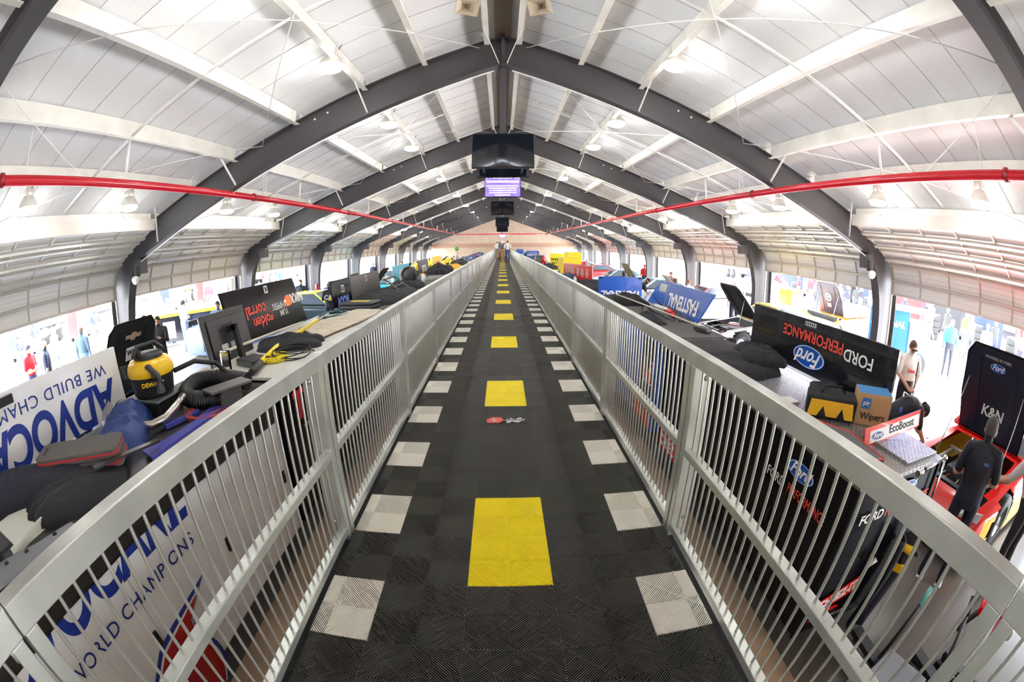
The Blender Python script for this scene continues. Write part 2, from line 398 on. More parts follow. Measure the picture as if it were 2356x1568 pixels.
# eave beams and sectional doors
SIDE = {-1: 'left', 1: 'right'}
BORD = ['bay', 'nearest full', 'second', 'third', 'fourth', 'fifth', 'sixth', 'seventh', 'last']
dm = mat('door_panel', (.86, .84, .79), .4, 0, noise=.04, nscale=2); dmr = mat('door_strut', (.62, .58, .51), .4, .3)
dn = 1
ys = [frames_y[0]-BAY]+frames_y+[YW]
for k in range(len(ys)-1):
    a, b = ys[k]+.20, ys[k+1]-.20
    for sgn in (-1, 1):
        def P(x): return (min(sgn*x[0], sgn*x[1]), max(sgn*x[0], sgn*x[1]))
        # eave beam
        mb = MB(); x0, x1 = P((7.30, 7.42))
        mb.box(x0, x1, a, b, 2.38, 2.62)
        struct('trim_%d' % (50+dn), mb, BEIGE, bevel=.008)
        # header wall outside the door
        mb = MB(); x0, x1 = P((9.28, 9.34)); mb.box(x0, x1, a-.2, b+.2, 1.30, 2.25); struct('wall_%s' % SIDE[sgn], mb, rm)
        # door: sections follow the track, slope then vertical
        prof = [(7.45, 2.42), (7.95, 2.20), (8.45, 1.98), (8.92, 1.68), (9.05, 1.30), (9.05, .97)]
        D = bpy.data.objects.new('door_%d' % dn, None); C.objects.link(D); D['kind'] = 'structure'; D.location = (sgn*9, a, G)
        org = (sgn*9, a, G)
        for i in range(len(prof)-1):
            (xa, za), (xb, zb) = prof[i], prof[i+1]
            dv = Vector((xb-xa, 0, zb-za)); L = dv.length; dv.normalize(); nv = Vector((dv.z, 0, -dv.x)); 
            if nv.x > 0: nv = -nv
            S = lambda t, off, yy: Vector((sgn*(xa+dv.x*t+nv.x*off), yy, za+dv.z*t+nv.z*off))
            pb = MB(org)
            # skin with shallow grooves
            for j in range(4):
                t0, t1 = L*j/4+.004, L*(j+1)/4-.004
                vs = [S(t, o_, yy) for yy in (a, b) for t in (t0, t1) for o_ in (-.012, 0)]
                pb.add(vs, [(0, 1, 3, 2), (4, 6, 7, 5), (0, 4, 5, 1), (2, 3, 7, 6), (0, 2, 6, 4), (1, 5, 7, 3)])
            vs = [S(t, o_, yy) for yy in (a, b) for t in (0, L) for o_ in (-.016, -.012)]
            pb.add(vs, [(0, 1, 3, 2), (4, 6, 7, 5), (0, 4, 5, 1), (2, 3, 7, 6), (0, 2, 6, 4), (1, 5, 7, 3)])
            # stiles
            nst = 6
            for j in range(nst+1):
                yy = a+.05+(b-a-.1)*j/nst
                pb.bar(S(0, .02, yy), S(L, .02, yy), .05, .03, 1, up=(0, 1, 0))
            # bottom rail of section
            pb.bar(S(L-.03, .03, a), S(L-.03, .03, b), .05, .07, 1, up=tuple(nv) if sgn > 0 else (-nv.x, 0, nv.z))
            if i in (1, 2, 0): pb.bar(S(L*.55, .06, a), S(L*.55, .06, b), .09, .045, 1, up=tuple(nv) if sgn > 0 else (-nv.x, 0, nv.z))
            pb.build('door_section', [dm, dmr], D)
        for yy in (a-.02, b+.02):
            tr = MB(org); pts = [(sgn*x, yy, z) for x, z in prof]+[(sgn*9.05, yy, G+.02)]
            tr.tube(pts, .028, 6); tr.build('door_track', dmr, D)
        dn += 1
# red sprinkler mains and white branch pipes
for sgn in (-1, 1):
    T = thing('sprinkler_main', 'long red sprinkler main pipe hanging below the roof on the %s' % SIDE[sgn], 'pipe', (sgn*5.13, 0, 2.78))
    org = T.location
    mb = MB(org); pts = [(sgn*5.13, -3, 2.78), (sgn*5.13, YW-4.5, 2.78)]
    if sgn < 0: pts += [(-5.03, YW-4.4, 2.78), (0, YW-4.4, 2.78)]
    else: pts += [(5.03, YW-4.4, 2.78), (0.001, YW-4.4, 2.78)]
    for a, b in zip(pts[:-1], pts[1:]): mb.tube([a, b], .062, 14)
    mb.build('pipe', RED, T)
    y = -1.2
    cp = 0
    while y < YW-6:
        cl = MB(org); cl.lathe([(.062, -.04), (.078, -.035), (.078, .035), (.062, .04)], (sgn*5.13, y+3.1, 2.78), 14, 0, Matrix.Rotation(pi/2, 3, 'X')); 
        cl.box(sgn*5.13-.02, sgn*5.13+.02, y+3.07, y+3.13, 2.70, 2.865); cl.build('coupling', mat('coupling_red', (.30, .01, .015), .4), T)
        rd = MB(org); rd.tube([(sgn*5.13, y+3.5, 2.84), (sgn*5.13, y+3.5, 3.45)], .007, 5); rd.build('hanger_rod', WPAINT, T)
        y += BAY
    pass
for k in range(0, 9):
    for sgn in (-1, 1):
        y = frames_y[k]-3.0 if k else -1.5
        for q, yy in enumerate((y,)):
            if yy < -1: continue
            mb = MB(); pts = [(sgn*.9, yy, 4.93), (sgn*4.9, yy, 3.52), (sgn*7.1, yy, 2.75)]
            mb.tube([pts[0], pts[2]], .022, 8); mb.tube([(sgn*5.13, yy, 2.84), (sgn*5.13, yy, 3.46)], .022, 8)
            mb.tube([(sgn*.9, yy, 4.93), (sgn*.9, yy, 5.03)], .026, 8)
            tag(mb.build('sprinkler_branch', WPAINT), 'white sprinkler branch pipe, %s roof slope, in front of the %s roof frame' % (SIDE[sgn], ORD[k]) if k else 'white sprinkler branch pipe nearest the camera, %s' % SIDE[sgn], 'pipe', 'sprinkler branch pipes')
# thin cross-bracing rods
for k in range(0, 4):
    for sgn in (-1, 1):
        for (xa, xb, w) in ((.4, 4.4, 'upper'), (4.4, 7.9, 'lower')):
            T = thing('cross_bracing', 'thin white crossed tie rods, %s %s roof slope, behind the %s frame' % (SIDE[sgn], w, ORD[k]), 'tie rods', (sgn*xa, frames_y[k], 4.5), 'roof tie rods')
            for q, (p0, p1) in enumerate((((xa, 0), (xb, 1)), ((xb, 0), (xa, 1)))):
                mb = MB(T.location); ya, yb = frames_y[k]+.1, frames_y[k]+BAY-.1
                A = (sgn*p0[0], ya if p0[1] == 0 else yb, 5.18-q*.02-SL*p0[0]); B = (sgn*p1[0], ya if p1[1] == 0 else yb, 5.18-q*.02-SL*p1[0])
                mb.tube([A, B], .008, 5); mb.build('tie_rod', WPAINT, T)
# high-bay lamps
lens = mat('lamp_lens', (1, .99, .97), .3, emit=LAMP_POWER); hous = mat('lamp_housing', (.70, .67, .62), .35, .2)
L0 = thing('high_bay_lamp', '', 'lamp', (0, 0, 0))
mb = MB(); mb.box(-.075, .075, -.075, .075, .20, .34); mb.lathe([(.03, .34), (.012, .36), (.012, .42)], n=8)
mb.lathe([(.085, .21), (.10, .20), (.155, .13), (.19, .06), (.195, .02)], n=20); mb.build('housing', hous, L0)
mb = MB(); mb.lathe([(.195, .02), (.20, 0), (.165, -.045), (.14, -.06), (.001, -.062)], n=20); mb.build('lens', lens, L0)
mb = MB(); mb.tube([(.0, .0, .42), (.03, .02, .5), (.10, .03, .46), (.12, .03, .38), (.09, .02, .30)], .006, 5); mb.build('cord', BLK, L0)
lamps = []
for k in range(-1, 8):
    for dy in (2.15, 4.70):
        y = Y1-BAY*1+BAY*k+dy-.1
        if -1 < k*0+y < YW and y > 0: lamps.append(y)
first = True
for i, y in enumerate(lamps):
    for (x, z, w) in ((2.48, 4.27, 'upper'), (6.80, 2.76, 'lower')):
        for sgn in (-1, 1):
            lab = 'lit white high-bay lamp, %s %s row, %s from the camera' % (SIDE[sgn], w, ['first', 'second', 'third', 'fourth', 'fifth', 'sixth', 'seventh', 'eighth', 'ninth', 'tenth', 'eleventh', 'twelfth', 'thirteenth', 'fourteenth', 'fifteenth', 'sixteenth', 'seventeenth', 'eighteenth'][i])
            if first: L0.location = (sgn*x, y, z); L0['label'] = lab; L0['group'] = 'high-bay lamps'; first = False
            else: dup(L0, (sgn*x, y, z), 0, lab)
# exit lights on columns
# ================================================================ railings
PL = 1.83; YP0 = .065; NB = 27
def rail_panel(sgn, y0, parts):
    T = thing('railing_panel', '', 'railing', (sgn*.905, y0, 0), 'walkway railing panels'); org = T.location
    xi, xo = .88, .93; y1 = y0+PL
    def X(a, b): return (min(sgn*a, sgn*b), max(sgn*a, sgn*b))
    tops = []
    mb = MB(org); x0, x1 = X(xi-.003, xo); mb.box(x0, x1, y0+.002, y1-.002, .958, 1.032); tops.append(('top_rail', mb, ALU, .004))
    mb = MB(org); x0, x1 = X(xi, xo); mb.box(x0, x1, y0+.05, y1-.05, .492, .532); tops.append(('mid_rail', mb, ALU, .003))
    mb = MB(org); mb.box(x0, x1, y0+.05, y1-.05, .018, .062); tops.append(('bottom_rail', mb, ALU, .003))
    for yy in (y0+.007, y1-.057):
        mb = MB(org); x0, x1 = X(xi, xo+.05); mb.box(x0, x1, yy, yy+.05, -.10, .958)
        for z in (.90, .10): mb.lathe([(.0001, .008), (.012, .007), (.014, 0), (.02, -.001)], (sgn*(xo+.02), yy+(.05 if yy < y0+.1 else 0), z), 8, 1, Matrix.Rotation(-pi/2 if yy < y0+.1 else pi/2, 3, 'X'))
        tops.append(('post', mb, [ALU, STEELB], .003))
    bal = []
    for i in range(NB):
        yy = y0+.10+(PL-.20)*i/(NB-1)
        q = MB(org); q.tube([(sgn*.906, yy, .06), (sgn*.906, yy, .958)], .0062, 8, caps=False); bal.append(q)
    if parts:
        for n_, m_, mt, bv in tops: m_.build(n_, mt, T, bevel=bv)
        for q in bal: q.build('baluster', ALU2, T)
    else:
        big = MB(org)
        for i_, (n_, m_, mt, bv) in enumerate(tops): b = len(big.v); big.v += m_.v; big.f += [[b+q for q in f] for f in m_.f]; big.m += [0]*len(m_.f); big.sm += m_.sm
        for m_ in bal: b = len(big.v); big.v += m_.v; big.f += [[b+q for q in f] for f in m_.f]; big.m += [1]*len(m_.f); big.sm += m_.sm
        o = big.build('railing_frame', [ALU, ALU2], T)
    return T
STEELB = mat('bolt_steel', (.35, .34, .32), .4, .8)
NTH = ['the near end, running below the camera', 'the camera', 'the first bolted post pair', 'the second bolted post pair', 'the third bolted post pair', 'the fourth bolted post pair', 'the fifth bolted post pair', 'the sixth bolted post pair']
for sgn in (-1, 1):
    base = None; far = None
    for k in range(-1, 30):
        y0 = YP0+PL*k
        if k < 7:
            lab = 'aluminium railing panel, %s railing, starting at %s' % (SIDE[sgn], NTH[k+1])
            if base is None: base = rail_panel(sgn, y0, True); base['label'] = lab
            else: dup(base, (sgn*.905, y0, 0), 0, lab)
        else:
            lab = 'aluminium railing panel beyond the sixth post pair, %s railing' % SIDE[sgn]
            if far is None: far = rail_panel(sgn, y0, False); far['label'] = lab; far['group'] = 'far railing panels, %s side' % SIDE[sgn]
            else: dup(far, (sgn*.905, y0, 0), 0, lab)
# ================================================================ people
import numpy as np
from mathutils import noise as NZ
PM = {k: mat('p_'+k, c, r) for k, c, r in (('shirt', (.02, .02, .025), .8), ('pants', (.02, .02, .03), .8), ('skin', (.55, .30, .20), .5), ('shoe', (.015, .015, .015), .6), ('hair', (.035, .025, .02), .8), ('eye', (.02, .015, .01), .2))}
_cm = {}
def cmat(c, r=.75):
    k = tuple(round(x, 3) for x in c)
    if k not in _cm: _cm[k] = mat('cloth_%d' % len(_cm), c, r, bump=.35, bscale=14)
    return _cm[k]
STAND = dict(hip=(0, 0, .95), waist=(0, .0, 1.12), chest=(0, .0, 1.32), neck=(0, -.01, 1.50), head=(0, .02, 1.63), look=(0, 1, -.05),
             sL=(-.185, -.01, 1.43), sR=(.185, -.01, 1.43), eL=(-.245, -.03, 1.15), eR=(.245, -.03, 1.15), wL=(-.25, .06, .90), wR=(.25, .06, .90),
             hL=(-.24, .09, .81), hR=(.24, .09, .81), pL=(-.095, 0, .92), pR=(.095, 0, .92), kL=(-.11, .02, .50), kR=(.11, .02, .50), aL=(-.12, -.03, .09), aR=(.12, -.03, .09), fL=(-.14, .13, .03), fR=(.14, .13, .03), curl=.5)
def capsule(mb, a, b, ra, rb, n=10, flat=1):
    a, b = Vector(a), Vector(b); d = (b-a); L = d.length or .001; d = d/L; pts = []; rs = []
    for t in (-.98, -.7, 0): pts.append(a+d*ra*t); rs.append(max(.002, ra*math.sqrt(max(0, 1-t*t))))
    for t in (0, .7, .98): pts.append(b+d*rb*t); rs.append(max(.002, rb*math.sqrt(max(0, 1-t*t))))
    mb.tube(pts, rs, n, flat=flat)
def person_mesh(pose, res, sleeve='short', hair='short', cap=False, name='body'):
    P = dict(STAND); P.update(pose); V = {k: Vector(v) if isinstance(v, tuple) else v for k, v in P.items()}
    mb = MB()
    # torso
    lat0 = (V['pR']-V['pL']).normalized(); lat1 = (V['sR']-V['sL']).normalized()
    ctr = [V['hip']+(V['hip']-V['waist'])*.45, V['hip'], V['waist'], V['chest'], V['chest'].lerp(V['neck'], .55), V['neck']+(V['neck']-V['chest'])*.02]
    ww = [(.14, .11), (.178, .128), (.165, .120), (.195, .132), (.180, .108), (.066, .064)]
    ring = []; n = 18
    for i, (c, (a, b)) in enumerate(zip(ctr, ww)):
        t = i/5; lat = lat0.lerp(lat1, t).normalized(); ax = (ctr[min(i+1, 5)]-ctr[max(i-1, 0)]).normalized(); lat = (lat-ax*lat.dot(ax)).normalized(); fw = ax.cross(lat)
        ring += [c+lat*cos(2*pi*j/n)*a+fw*sin(2*pi*j/n)*b for j in range(n)]
    fs = [(i*n+j, i*n+(j+1) % n, (i+1)*n+(j+1) % n, (i+1)*n+j) for i in range(5) for j in range(n)]+[list(range(n))[::-1], list(range(5*n, 6*n))]
    mb.add(ring, fs)
    B = []  # bones for material choice
    def bone(a, b, ra, rb, reg, flat=1): capsule(mb, a, b, ra, rb, 12, flat); B.append((a, b, (ra+rb)/2, reg))
    for s in 'LR': capsule(mb, V['neck']-(V['neck']-V['chest']).normalized()*.02, V['s'+s], .062, .068, 12)
    B += [(V['sL'], V['sR'], .05, 0), (V['hip'], V['waist'].lerp(V['hip'], .6), .13, 1), (V['waist'], V['neck'], .13, 0)]
    up = V['neck']; hd = V['head']; look = V['look'].normalized(); hz = (hd-up).normalized(); hx = look.cross(hz).normalized(); hy = hz.cross(hx)
    F = Matrix((hx, hy, hz)).transposed()
    bone(up-hz*.03, hd-hz*.04, .056, .054, 2)
    for s in 'LR':
        sg = -1 if s == 'L' else 1
        el, wr = V['e'+s], V['w'+s]; sh = V['s'+s]; sl = 0 if sleeve == 'long' else 2
        mid = sh.lerp(el, .78 if sleeve == 'short' else 1)
        bone(sh, mid, .072 if sleeve else .055, .056 if sleeve == 'short' else .047, 0)
        if sleeve == 'short': bone(mid, el, .042, .041, 2)
        bone(el, wr, .043, .029, sl)
        # hand
        hv = (V['h'+s]-wr).normalized(); side = lat1*sg; pn = hv.cross(side).normalized(); side = pn.cross(hv)*-1 if pn.cross(hv).dot(side) < 0 else pn.cross(hv)
        palm = wr+hv*.05; mb.ball(palm, .042, .018, .05, 12, F=Matrix((side, pn, hv)).transposed()); B.append((wr+hv*.02, palm+hv*.04, .03, 2))
        if res < .013:
            cu = P['curl']
            for q, (off, ln, r) in enumerate(((-.031, .062, .0075), (-.011, .074, .0085), (.010, .080, .0088), (.031, .072, .0082))):
                a = palm+hv*.038+side*off*-sg*sg; d1 = (hv-pn*cu*.5).normalized(); d2 = (hv-pn*cu*1.3).normalized(); m1 = a+d1*ln*.5; m2 = m1+d2*ln*.5
                capsule(mb, a, m1, r*1.1, r, 6); capsule(mb, m1, m2, r, r*.8, 6); B.append((a, m2, .01, 2))
            th = wr+hv*.025-side*.030; t2 = th-side*.028+hv*.030-pn*.01; capsule(mb, th, t2, .012, .010, 6); capsule(mb, t2, t2+hv*.03-pn*.008, .010, .0085, 6); B.append((th, t2, .012, 2))
        bone(V['p'+s], V['k'+s], .090, .060, 1); bone(V['k'+s], V['a'+s], .061, .046, 1)
        bone(V['a'+s]+Vector((0, 0, -.01)), V['f'+s], .044, .036, 3, .85)
        h = V['a'+s]; bk = (h-V['f'+s]); bk.z = 0; bk = bk.normalized()*.05 if bk.length > .01 else Vector((0, -.05, 0)); capsule(mb, h+bk*.6+Vector((0, 0, -.045)), h+Vector((0, 0, -.05)), .034, .036, 8)
    q = lambda x, y, z: hd+F@Vector((x, y, z))
    mb.ball(q(0, -.012, .03), .077, .098, .093, 18, F=F); mb.ball(q(0, .022, -.035), .060, .068, .074, 16, F=F)
    capsule(mb, q(0, .085, .012), q(0, .104, -.020), .010, .016, 8); capsule(mb, q(-.03, .080, .034), q(.03, .080, .034), .013, .013, 8)
    mb.ball(q(0, .082, -.058), .024, .014, .012, 10, F=F); mb.ball(q(0, .068, -.092), .026, .02, .018, 10, F=F)
    for sg in (-1, 1): mb.ball(q(sg*.077, -.005, -.01), .010, .020, .030, 8, F=F)
    B.append((q(0, 0, .04), q(0, .02, -.05), .08, 2))
    tmp = mb.build('tmp', PM['shirt']); rm_ = tmp.modifiers.new('r', 'REMESH'); rm_.mode = 'VOXEL'; rm_.voxel_size = res; rm_.use_smooth_shade = True
    sm = tmp.modifiers.new('s', 'SMOOTH'); sm.factor = .5; sm.iterations = 3 if res < .013 else 1
    dg = bpy.context.evaluated_depsgraph_get(); dg.update(); me = bpy.data.meshes.new_from_object(tmp.evaluated_get(dg))
    bpy.data.objects.remove(tmp); me.name = name; me.materials.clear()
    for k in ('shirt', 'pants', 'skin', 'shoe'): me.materials.append(PM[k])
    nf = len(me.polygons); ce = np.empty(nf*3); me.polygons.foreach_get('center', ce); ce = ce.reshape(-1, 3); best = np.full(nf, 1e9); idx = np.zeros(nf, int)
    for a, b, r, reg in B:
        a, b = np.array(a), np.array(b); ab = b-a; t = np.clip(((ce-a)@ab)/max(ab@ab, 1e-9), 0, 1); d = np.linalg.norm(ce-(a+t[:, None]*ab), axis=1)-r
        k = d < best; best[k] = d[k]; idx[k] = reg
    me.polygons.foreach_set('material_index', idx); me.polygons.foreach_set('use_smooth', np.ones(nf, bool)); me.update()
    # hair / cap, eyes
    hb = MB()
    if cap:
        hb.lathe([(.002, .128), (.05, .118), (.082, .085), (.090, .035), (.086, .03)], (0, 0, 0), 18); hb.v = [q(v.x*.94, v.y*1.12-.01, v.z) for v in hb.v]
        b = len(hb.v); pr = []
        for j in range(9):
            a = pi*(.2+.6*j/8); pr += [q(cos(a)*.075, sin(a)*.085+.0, .042), q(cos(a)*.072, sin(a)*.165+.005, .030)]
        hb.add(pr, [(2*j, 2*j+1, 2*j+3, 2*j+2) for j in range(8)])
    elif hair:
        m = 20; rr = []
        lo = -.075 if hair == 'long' else -.045
        for i in range(9):
            for j in range(m):
                a = 2*pi*j/m; front = max(0, sin(a)); zl = lo*(1-front)+.075*front if abs(cos(a)) < .8 or sin(a) < -.3 else .0*(1-front)+.06*front; z = .128-(.128-zl)*i/8
                r = math.sqrt(max(0, 1-min(1, ((z-.03)/.098))**2)) if z > .03 else 1
                rr.append(q(cos(a)*(.080*r+.001)*(1+.03*NZ.noise(Vector((cos(a)*5, sin(a)*5, z*40)))), -.014+sin(a)*(.101*r+.001), z+NZ.noise(Vector((cos(a)*6, sin(a)*6, z*50)))*.006))
        hb.add(rr, [(i*m+j, i*m+(j+1) % m, (i+1)*m+(j+1) % m, (i+1)*m+j) for i in range(8) for j in range(m)], 0, True)
    eb = []
    for sg in (-1, 1): e_ = MB(); e_.ball(q(sg*.030, .083, .012), .011, .007, .006, 8, F=F); eb.append(e_)
    return me, hb, eb
def person(label, x, y, ang, pose=None, shirt=(.02, .02, .025), pants=(.02, .02, .03), skin=None, hairc=(.035, .025, .02), z=G, res=.02, sleeve='short', hair='short', cap=False, s=1.0, group=None, glasses=False):
    me, hb, eb = person_mesh(pose or {}, res, sleeve, hair, cap)
    T = thing('person', label, 'person', (x, y, z), group, ang); T.scale = (s, s, s)
    o = bpy.data.objects.new('body', me); C.objects.link(o); o.parent = T
    h = hb.build('cap' if cap else 'hair', PM['hair'], T) if (cap or hair) else None
    if res < .013:
        for e_ in eb: e_.build('eye', PM['eye'], T)
    recolor(T, shirt, pants, hairc, skin)
    return T
def recolor(T, shirt, pants, hairc=None, skin=None):
    for c in T.children:
        if c.type != 'MESH': continue
        for sl in c.material_slots:
            nm = sl.material.name
            k = {'p_shirt': shirt, 'p_pants': pants, 'p_hair': hairc, 'p_skin': skin}
            key = c.get('_k_'+nm)
            if nm in k and k[nm]: sl.link = 'OBJECT'; sl.material = cmat(k[nm])
FACE = lambda dx, dy: math.atan2(-dx, dy)   # local +Y faces (dx, dy)
CROSS = dict(eL=(-.27, .0, 1.17), eR=(.27, .0, 1.17), wL=(-.05, .20, 1.20), wR=(.05, .22, 1.17), hL=(.03, .21, 1.2), hR=(-.03, .23, 1.16))
WALK = dict(kL=(-.10, .18, .52), aL=(-.10, .28, .12), fL=(-.11, .43, .08), kR=(.10, -.03, .50), aR=(.10, -.28, .14), fR=(.11, -.14, .04), eL=(-.25, -.12, 1.17), wL=(-.25, -.12, .93), hL=(-.25, -.1, .85), eR=(.25, .06, 1.17), wR=(.24, .20, .98), hR=(.24, .25, .91))
LEANF = dict(waist=(0, .08, 1.10), chest=(0, .22, 1.24), neck=(0, .36, 1.36), head=(0, .45, 1.45), look=(0, 1, -.9), sL=(-.185, .30, 1.31), sR=(.185, .30, 1.31), eL=(-.22, .38, 1.04), eR=(.22, .38, 1.04), wL=(-.17, .55, .92), wR=(.17, .55, .92), hL=(-.15, .63, .88), hR=(.15, .63, .88))
HANDSUP = dict(eL=(-.25, .05, 1.17), eR=(.25, .05, 1.17), wL=(-.14, .27, 1.25), wR=(.14, .27, 1.25), hL=(-.1, .33, 1.3), hR=(.1, .33, 1.3))
# ---- the man in the dark polo, back to the camera, beside the open red car
NB_ = (.012, .013, .022)
fo = person('person in black polo seen from behind, arms folded, beside the red car', 4.19, 1.48, FACE(1, .45), dict(CROSS, fL=(-.16, .13, .03), fR=(.14, .13, .03), aL=(-.16, -.03, .09), kL=(-.13, .02, .5)), NB_, (.010, .012, .030), hairc=(.05, .043, .04), res=.008, s=1.0)
# white soles
mb = MB(); 
for sg in (-1, 1): mb = MB(); mb.box(sg*.14-.05, sg*.14+.05, -.10, .19, 0, .022); mb.build('shoe_sole', WHT, fo, bevel=.01)
mb = MB(); mb.lathe([(.001, 0), (1, 0)], n=20); mb.v = [Vector((v.x*.034+.06, -.128, v.y*.017+1.36)) for v in mb.v]; mb.build('chest_badge', mat('badge_blue', (.05, .15, .5), .4), fo)
# ---- bending mechanic (black shirt with white ring and blue band)
BEND = dict(hip=(0, -.12, .92), pL=(-.095, -.12, .90), pR=(.095, -.12, .90), waist=(0, .03, 1.03), chest=(0, .22, 1.12), neck=(0, .40, 1.10), head=(0, .50, 1.05), look=(0, .6, -1), sL=(-.19, .33, 1.10), sR=(.19, .33, 1.10), eL=(-.24, .44, .84), eR=(.24, .40, .84), wL=(-.16, .58, .68), wR=(.2, .55, .66), hL=(-.13, .65, .62), hR=(.18, .62, .6), kL=(-.11, -.02, .48), aL=(-.12, -.12, .09), kR=(.11, .0, .48), aR=(.12, -.08, .09), fL=(-.14, .04, .03), fR=(.14, .08, .03))
be = person('person in black shirt with white ring on the back bending over the open engine bay', 5.2, 3.58, FACE(1, -.6), BEND, (.014, .014, .022), (.012, .012, .02), hairc=(.03, .022, .02), res=.009)
mb = MB(); mb.lathe([(.055, 0), (.085, .0), (.085, .006), (.055, .006), (.055, 0)], (0, 0, 0), 24); bm = Matrix.Translation((.0, .16, 1.235)) @ Euler((R(-20), 0, 0)).to_matrix().to_4x4(); mb.v = [bm@v for v in mb.v]; mb.build('back_ring_emblem', mat('shirt_print', (.7, .7, .72), .7), be)
mb = MB(); mb.grid(lambda u, v: (.163*cos(pi*u)*1.02, -.02+.05*v-.03*sin(pi*u)*0, 1.0+.112*sin(pi*u)+.03*v+.01), 16, 2); mb.build('blue_waistband', BLUE, be, solid=.006)
# ---- mechanic in white team shirt leaning on a pole, sunglasses
HA = dict(look=(0, .8, -.7), head=(0, .05, 1.62), wL=(-.05, .30, 1.02), wR=(.05, .30, .95), eL=(-.24, .06, 1.17), eR=(.25, .06, 1.17), hL=(0, .34, 1.01), hR=(0, .35, .94), curl=1.1)
ha = person('person in white and red team shirt and sunglasses looking down, both hands on a pole', 6.75, 4.55, FACE(-.5, -1), HA, (.75, .72, .68), (.012, .012, .018), hairc=(.10, .05, .03), res=.010, s=1.0)
hd_, nk_ = Vector(HA['head']), Vector(STAND['neck']); hz_ = (hd_-nk_).normalized(); hx_ = Vector(HA['look']).normalized().cross(hz_).normalized(); hy_ = hz_.cross(hx_)
Fh = Matrix((hx_, hy_, hz_)).transposed().to_4x4(); Fh.translation = hd_
mb = MB(); mb.box(-.064, .064, .088, .097, .0, .028, M=Fh); mb.box(-.070, -.066, .0, .09, .014, .024, M=Fh); mb.box(.066, .070, .0, .09, .014, .024, M=Fh); mb.build('sunglasses', BLKG, ha, bevel=.003)
text('Haas', .10, plane_mx((0, .128, 1.24), (-1, 0, 0), (0, 0, 1)), mat('shirt_red', (.65, .02, .03), .7), ha, name='chest_lettering', shear=.2, bold=.002)
mb = MB(); mb.tube([(6.58, 4.20, G+.03), (6.60, 4.24, G+1.45)], .014, 8); mb.box(6.40, 6.76, 4.16, 4.24, G, G+.035)
tag(mb.build('broom', BLK), 'black push broom held upright by the person in the white team shirt', 'broom')
# ---- arm and body at the right frame edge, hand on red fender
RE = dict(waist=(0, .06, 1.10), chest=(0, .14, 1.27), neck=(0, .22, 1.42), head=(0, .30, 1.52), look=(0, 1, -.8), sL=(-.185, .18, 1.36), sR=(.185, .18, 1.36), eL=(-.26, .34, 1.12), wL=(-.30, .56, 1.02), hL=(-.31, .65, .98), eR=(.24, .42, 1.13), wR=(.16, .62, .99), hR=(.14, .70, .95), curl=.1)
person('person cut off by the right photo edge, both hands reaching onto the red car', 4.92, .80, FACE(.3, 1), RE, (.55, .52, .52), (.016, .015, .018), hairc=(.05, .04, .03), res=.009)
# ---- two in dark jackets by the left column
person('person in dark jacket with grey hair, back turned, by the nearest left column', -9.15, 8.1, FACE(-.8, -.2), dict(CROSS), (.012, .02, .035), (.02, .02, .03), hairc=(.06, .05, .05), sleeve='long', res=.012)
person('person in dark jacket looking down, facing the camera beside the nearest left column', -8.2, 7.75, FACE(.5, -1), dict(HANDSUP, look=(0, .8, -.8)), (.015, .015, .02), (.02, .02, .03), sleeve='long', res=.012)
T = person('person in black shirt with white back letters and yellow triangle, back turned', -5.9, 14.0, FACE(-.5, 1), dict(HANDSUP), (.014, .014, .022), (.015, .02, .05), hairc=(.10, .09, .09), res=.012)
text('CAT', .20, plane_mx((0, -.135, 1.27), (1, 0, 0), (0, 0, 1)), WHT, T, name='back_lettering', bold=.006)
mb = MB(); mb.prism([(-.09, 0), (.13, 0), (.02, .10)], 0, .004, plane_mx((.02, -.142, 1.16), (1, 0, 0), (0, 0, 1))); mb.build('yellow_triangle', YEL, T)
person('person with dark hair, head and shoulders behind the black cart lids', -8.3, 16.6, FACE(.3, -1), {}, (.015, .02, .03), (.02, .02, .03), res=.014)
# ---- walkway visitors near the far end
WS = person('person in white shirt, black cap and jeans walking up the walkway towards the camera', .42, 35.9, FACE(0, -1), dict(WALK, **{}), (.78, .77, .74), (.05, .10, .25), z=0, res=.016, cap=True, hairc=(.012, .012, .015), s=1.04)
person('person in white cap and orange shorts just behind the man in the white shirt', .02, 38.5, FACE(0, -1), {}, (.10, .11, .14), (.45, .20, .10), z=0, cap=True, hairc=(.8, .8, .8), res=.018, s=1.05)
person('person in black t-shirt by the left railing at the far walkway end', -.25, 43.5, FACE(1, -.3), HANDSUP, (.012, .012, .014), (.10, .10, .06), z=0, res=.018, s=1.04)
person('person in pale shirt and khaki trousers, farthest on the left railing', -.55, 46.5, FACE(.3, 1), {}, (.6, .62, .6), (.26, .21, .13), z=0, res=.018, s=1.04)
person('person seen far back at the walkway end between two visitors', .25, 52.0, FACE(0, -1), {}, (.3, .25, .2), (.08, .08, .1), z=0, res=.02)
for sg in (-1, 1): mb = MB(); mb.tube([(sg*.12, -.10, 1.46), (sg*.125, .04, 1.47), (sg*.13, .135, 1.33), (sg*.16, .10, 1.12), (sg*.17, -.02, 1.05)], .018, 6, flat=.5); mb.build('backpack_strap', BLK, WS)
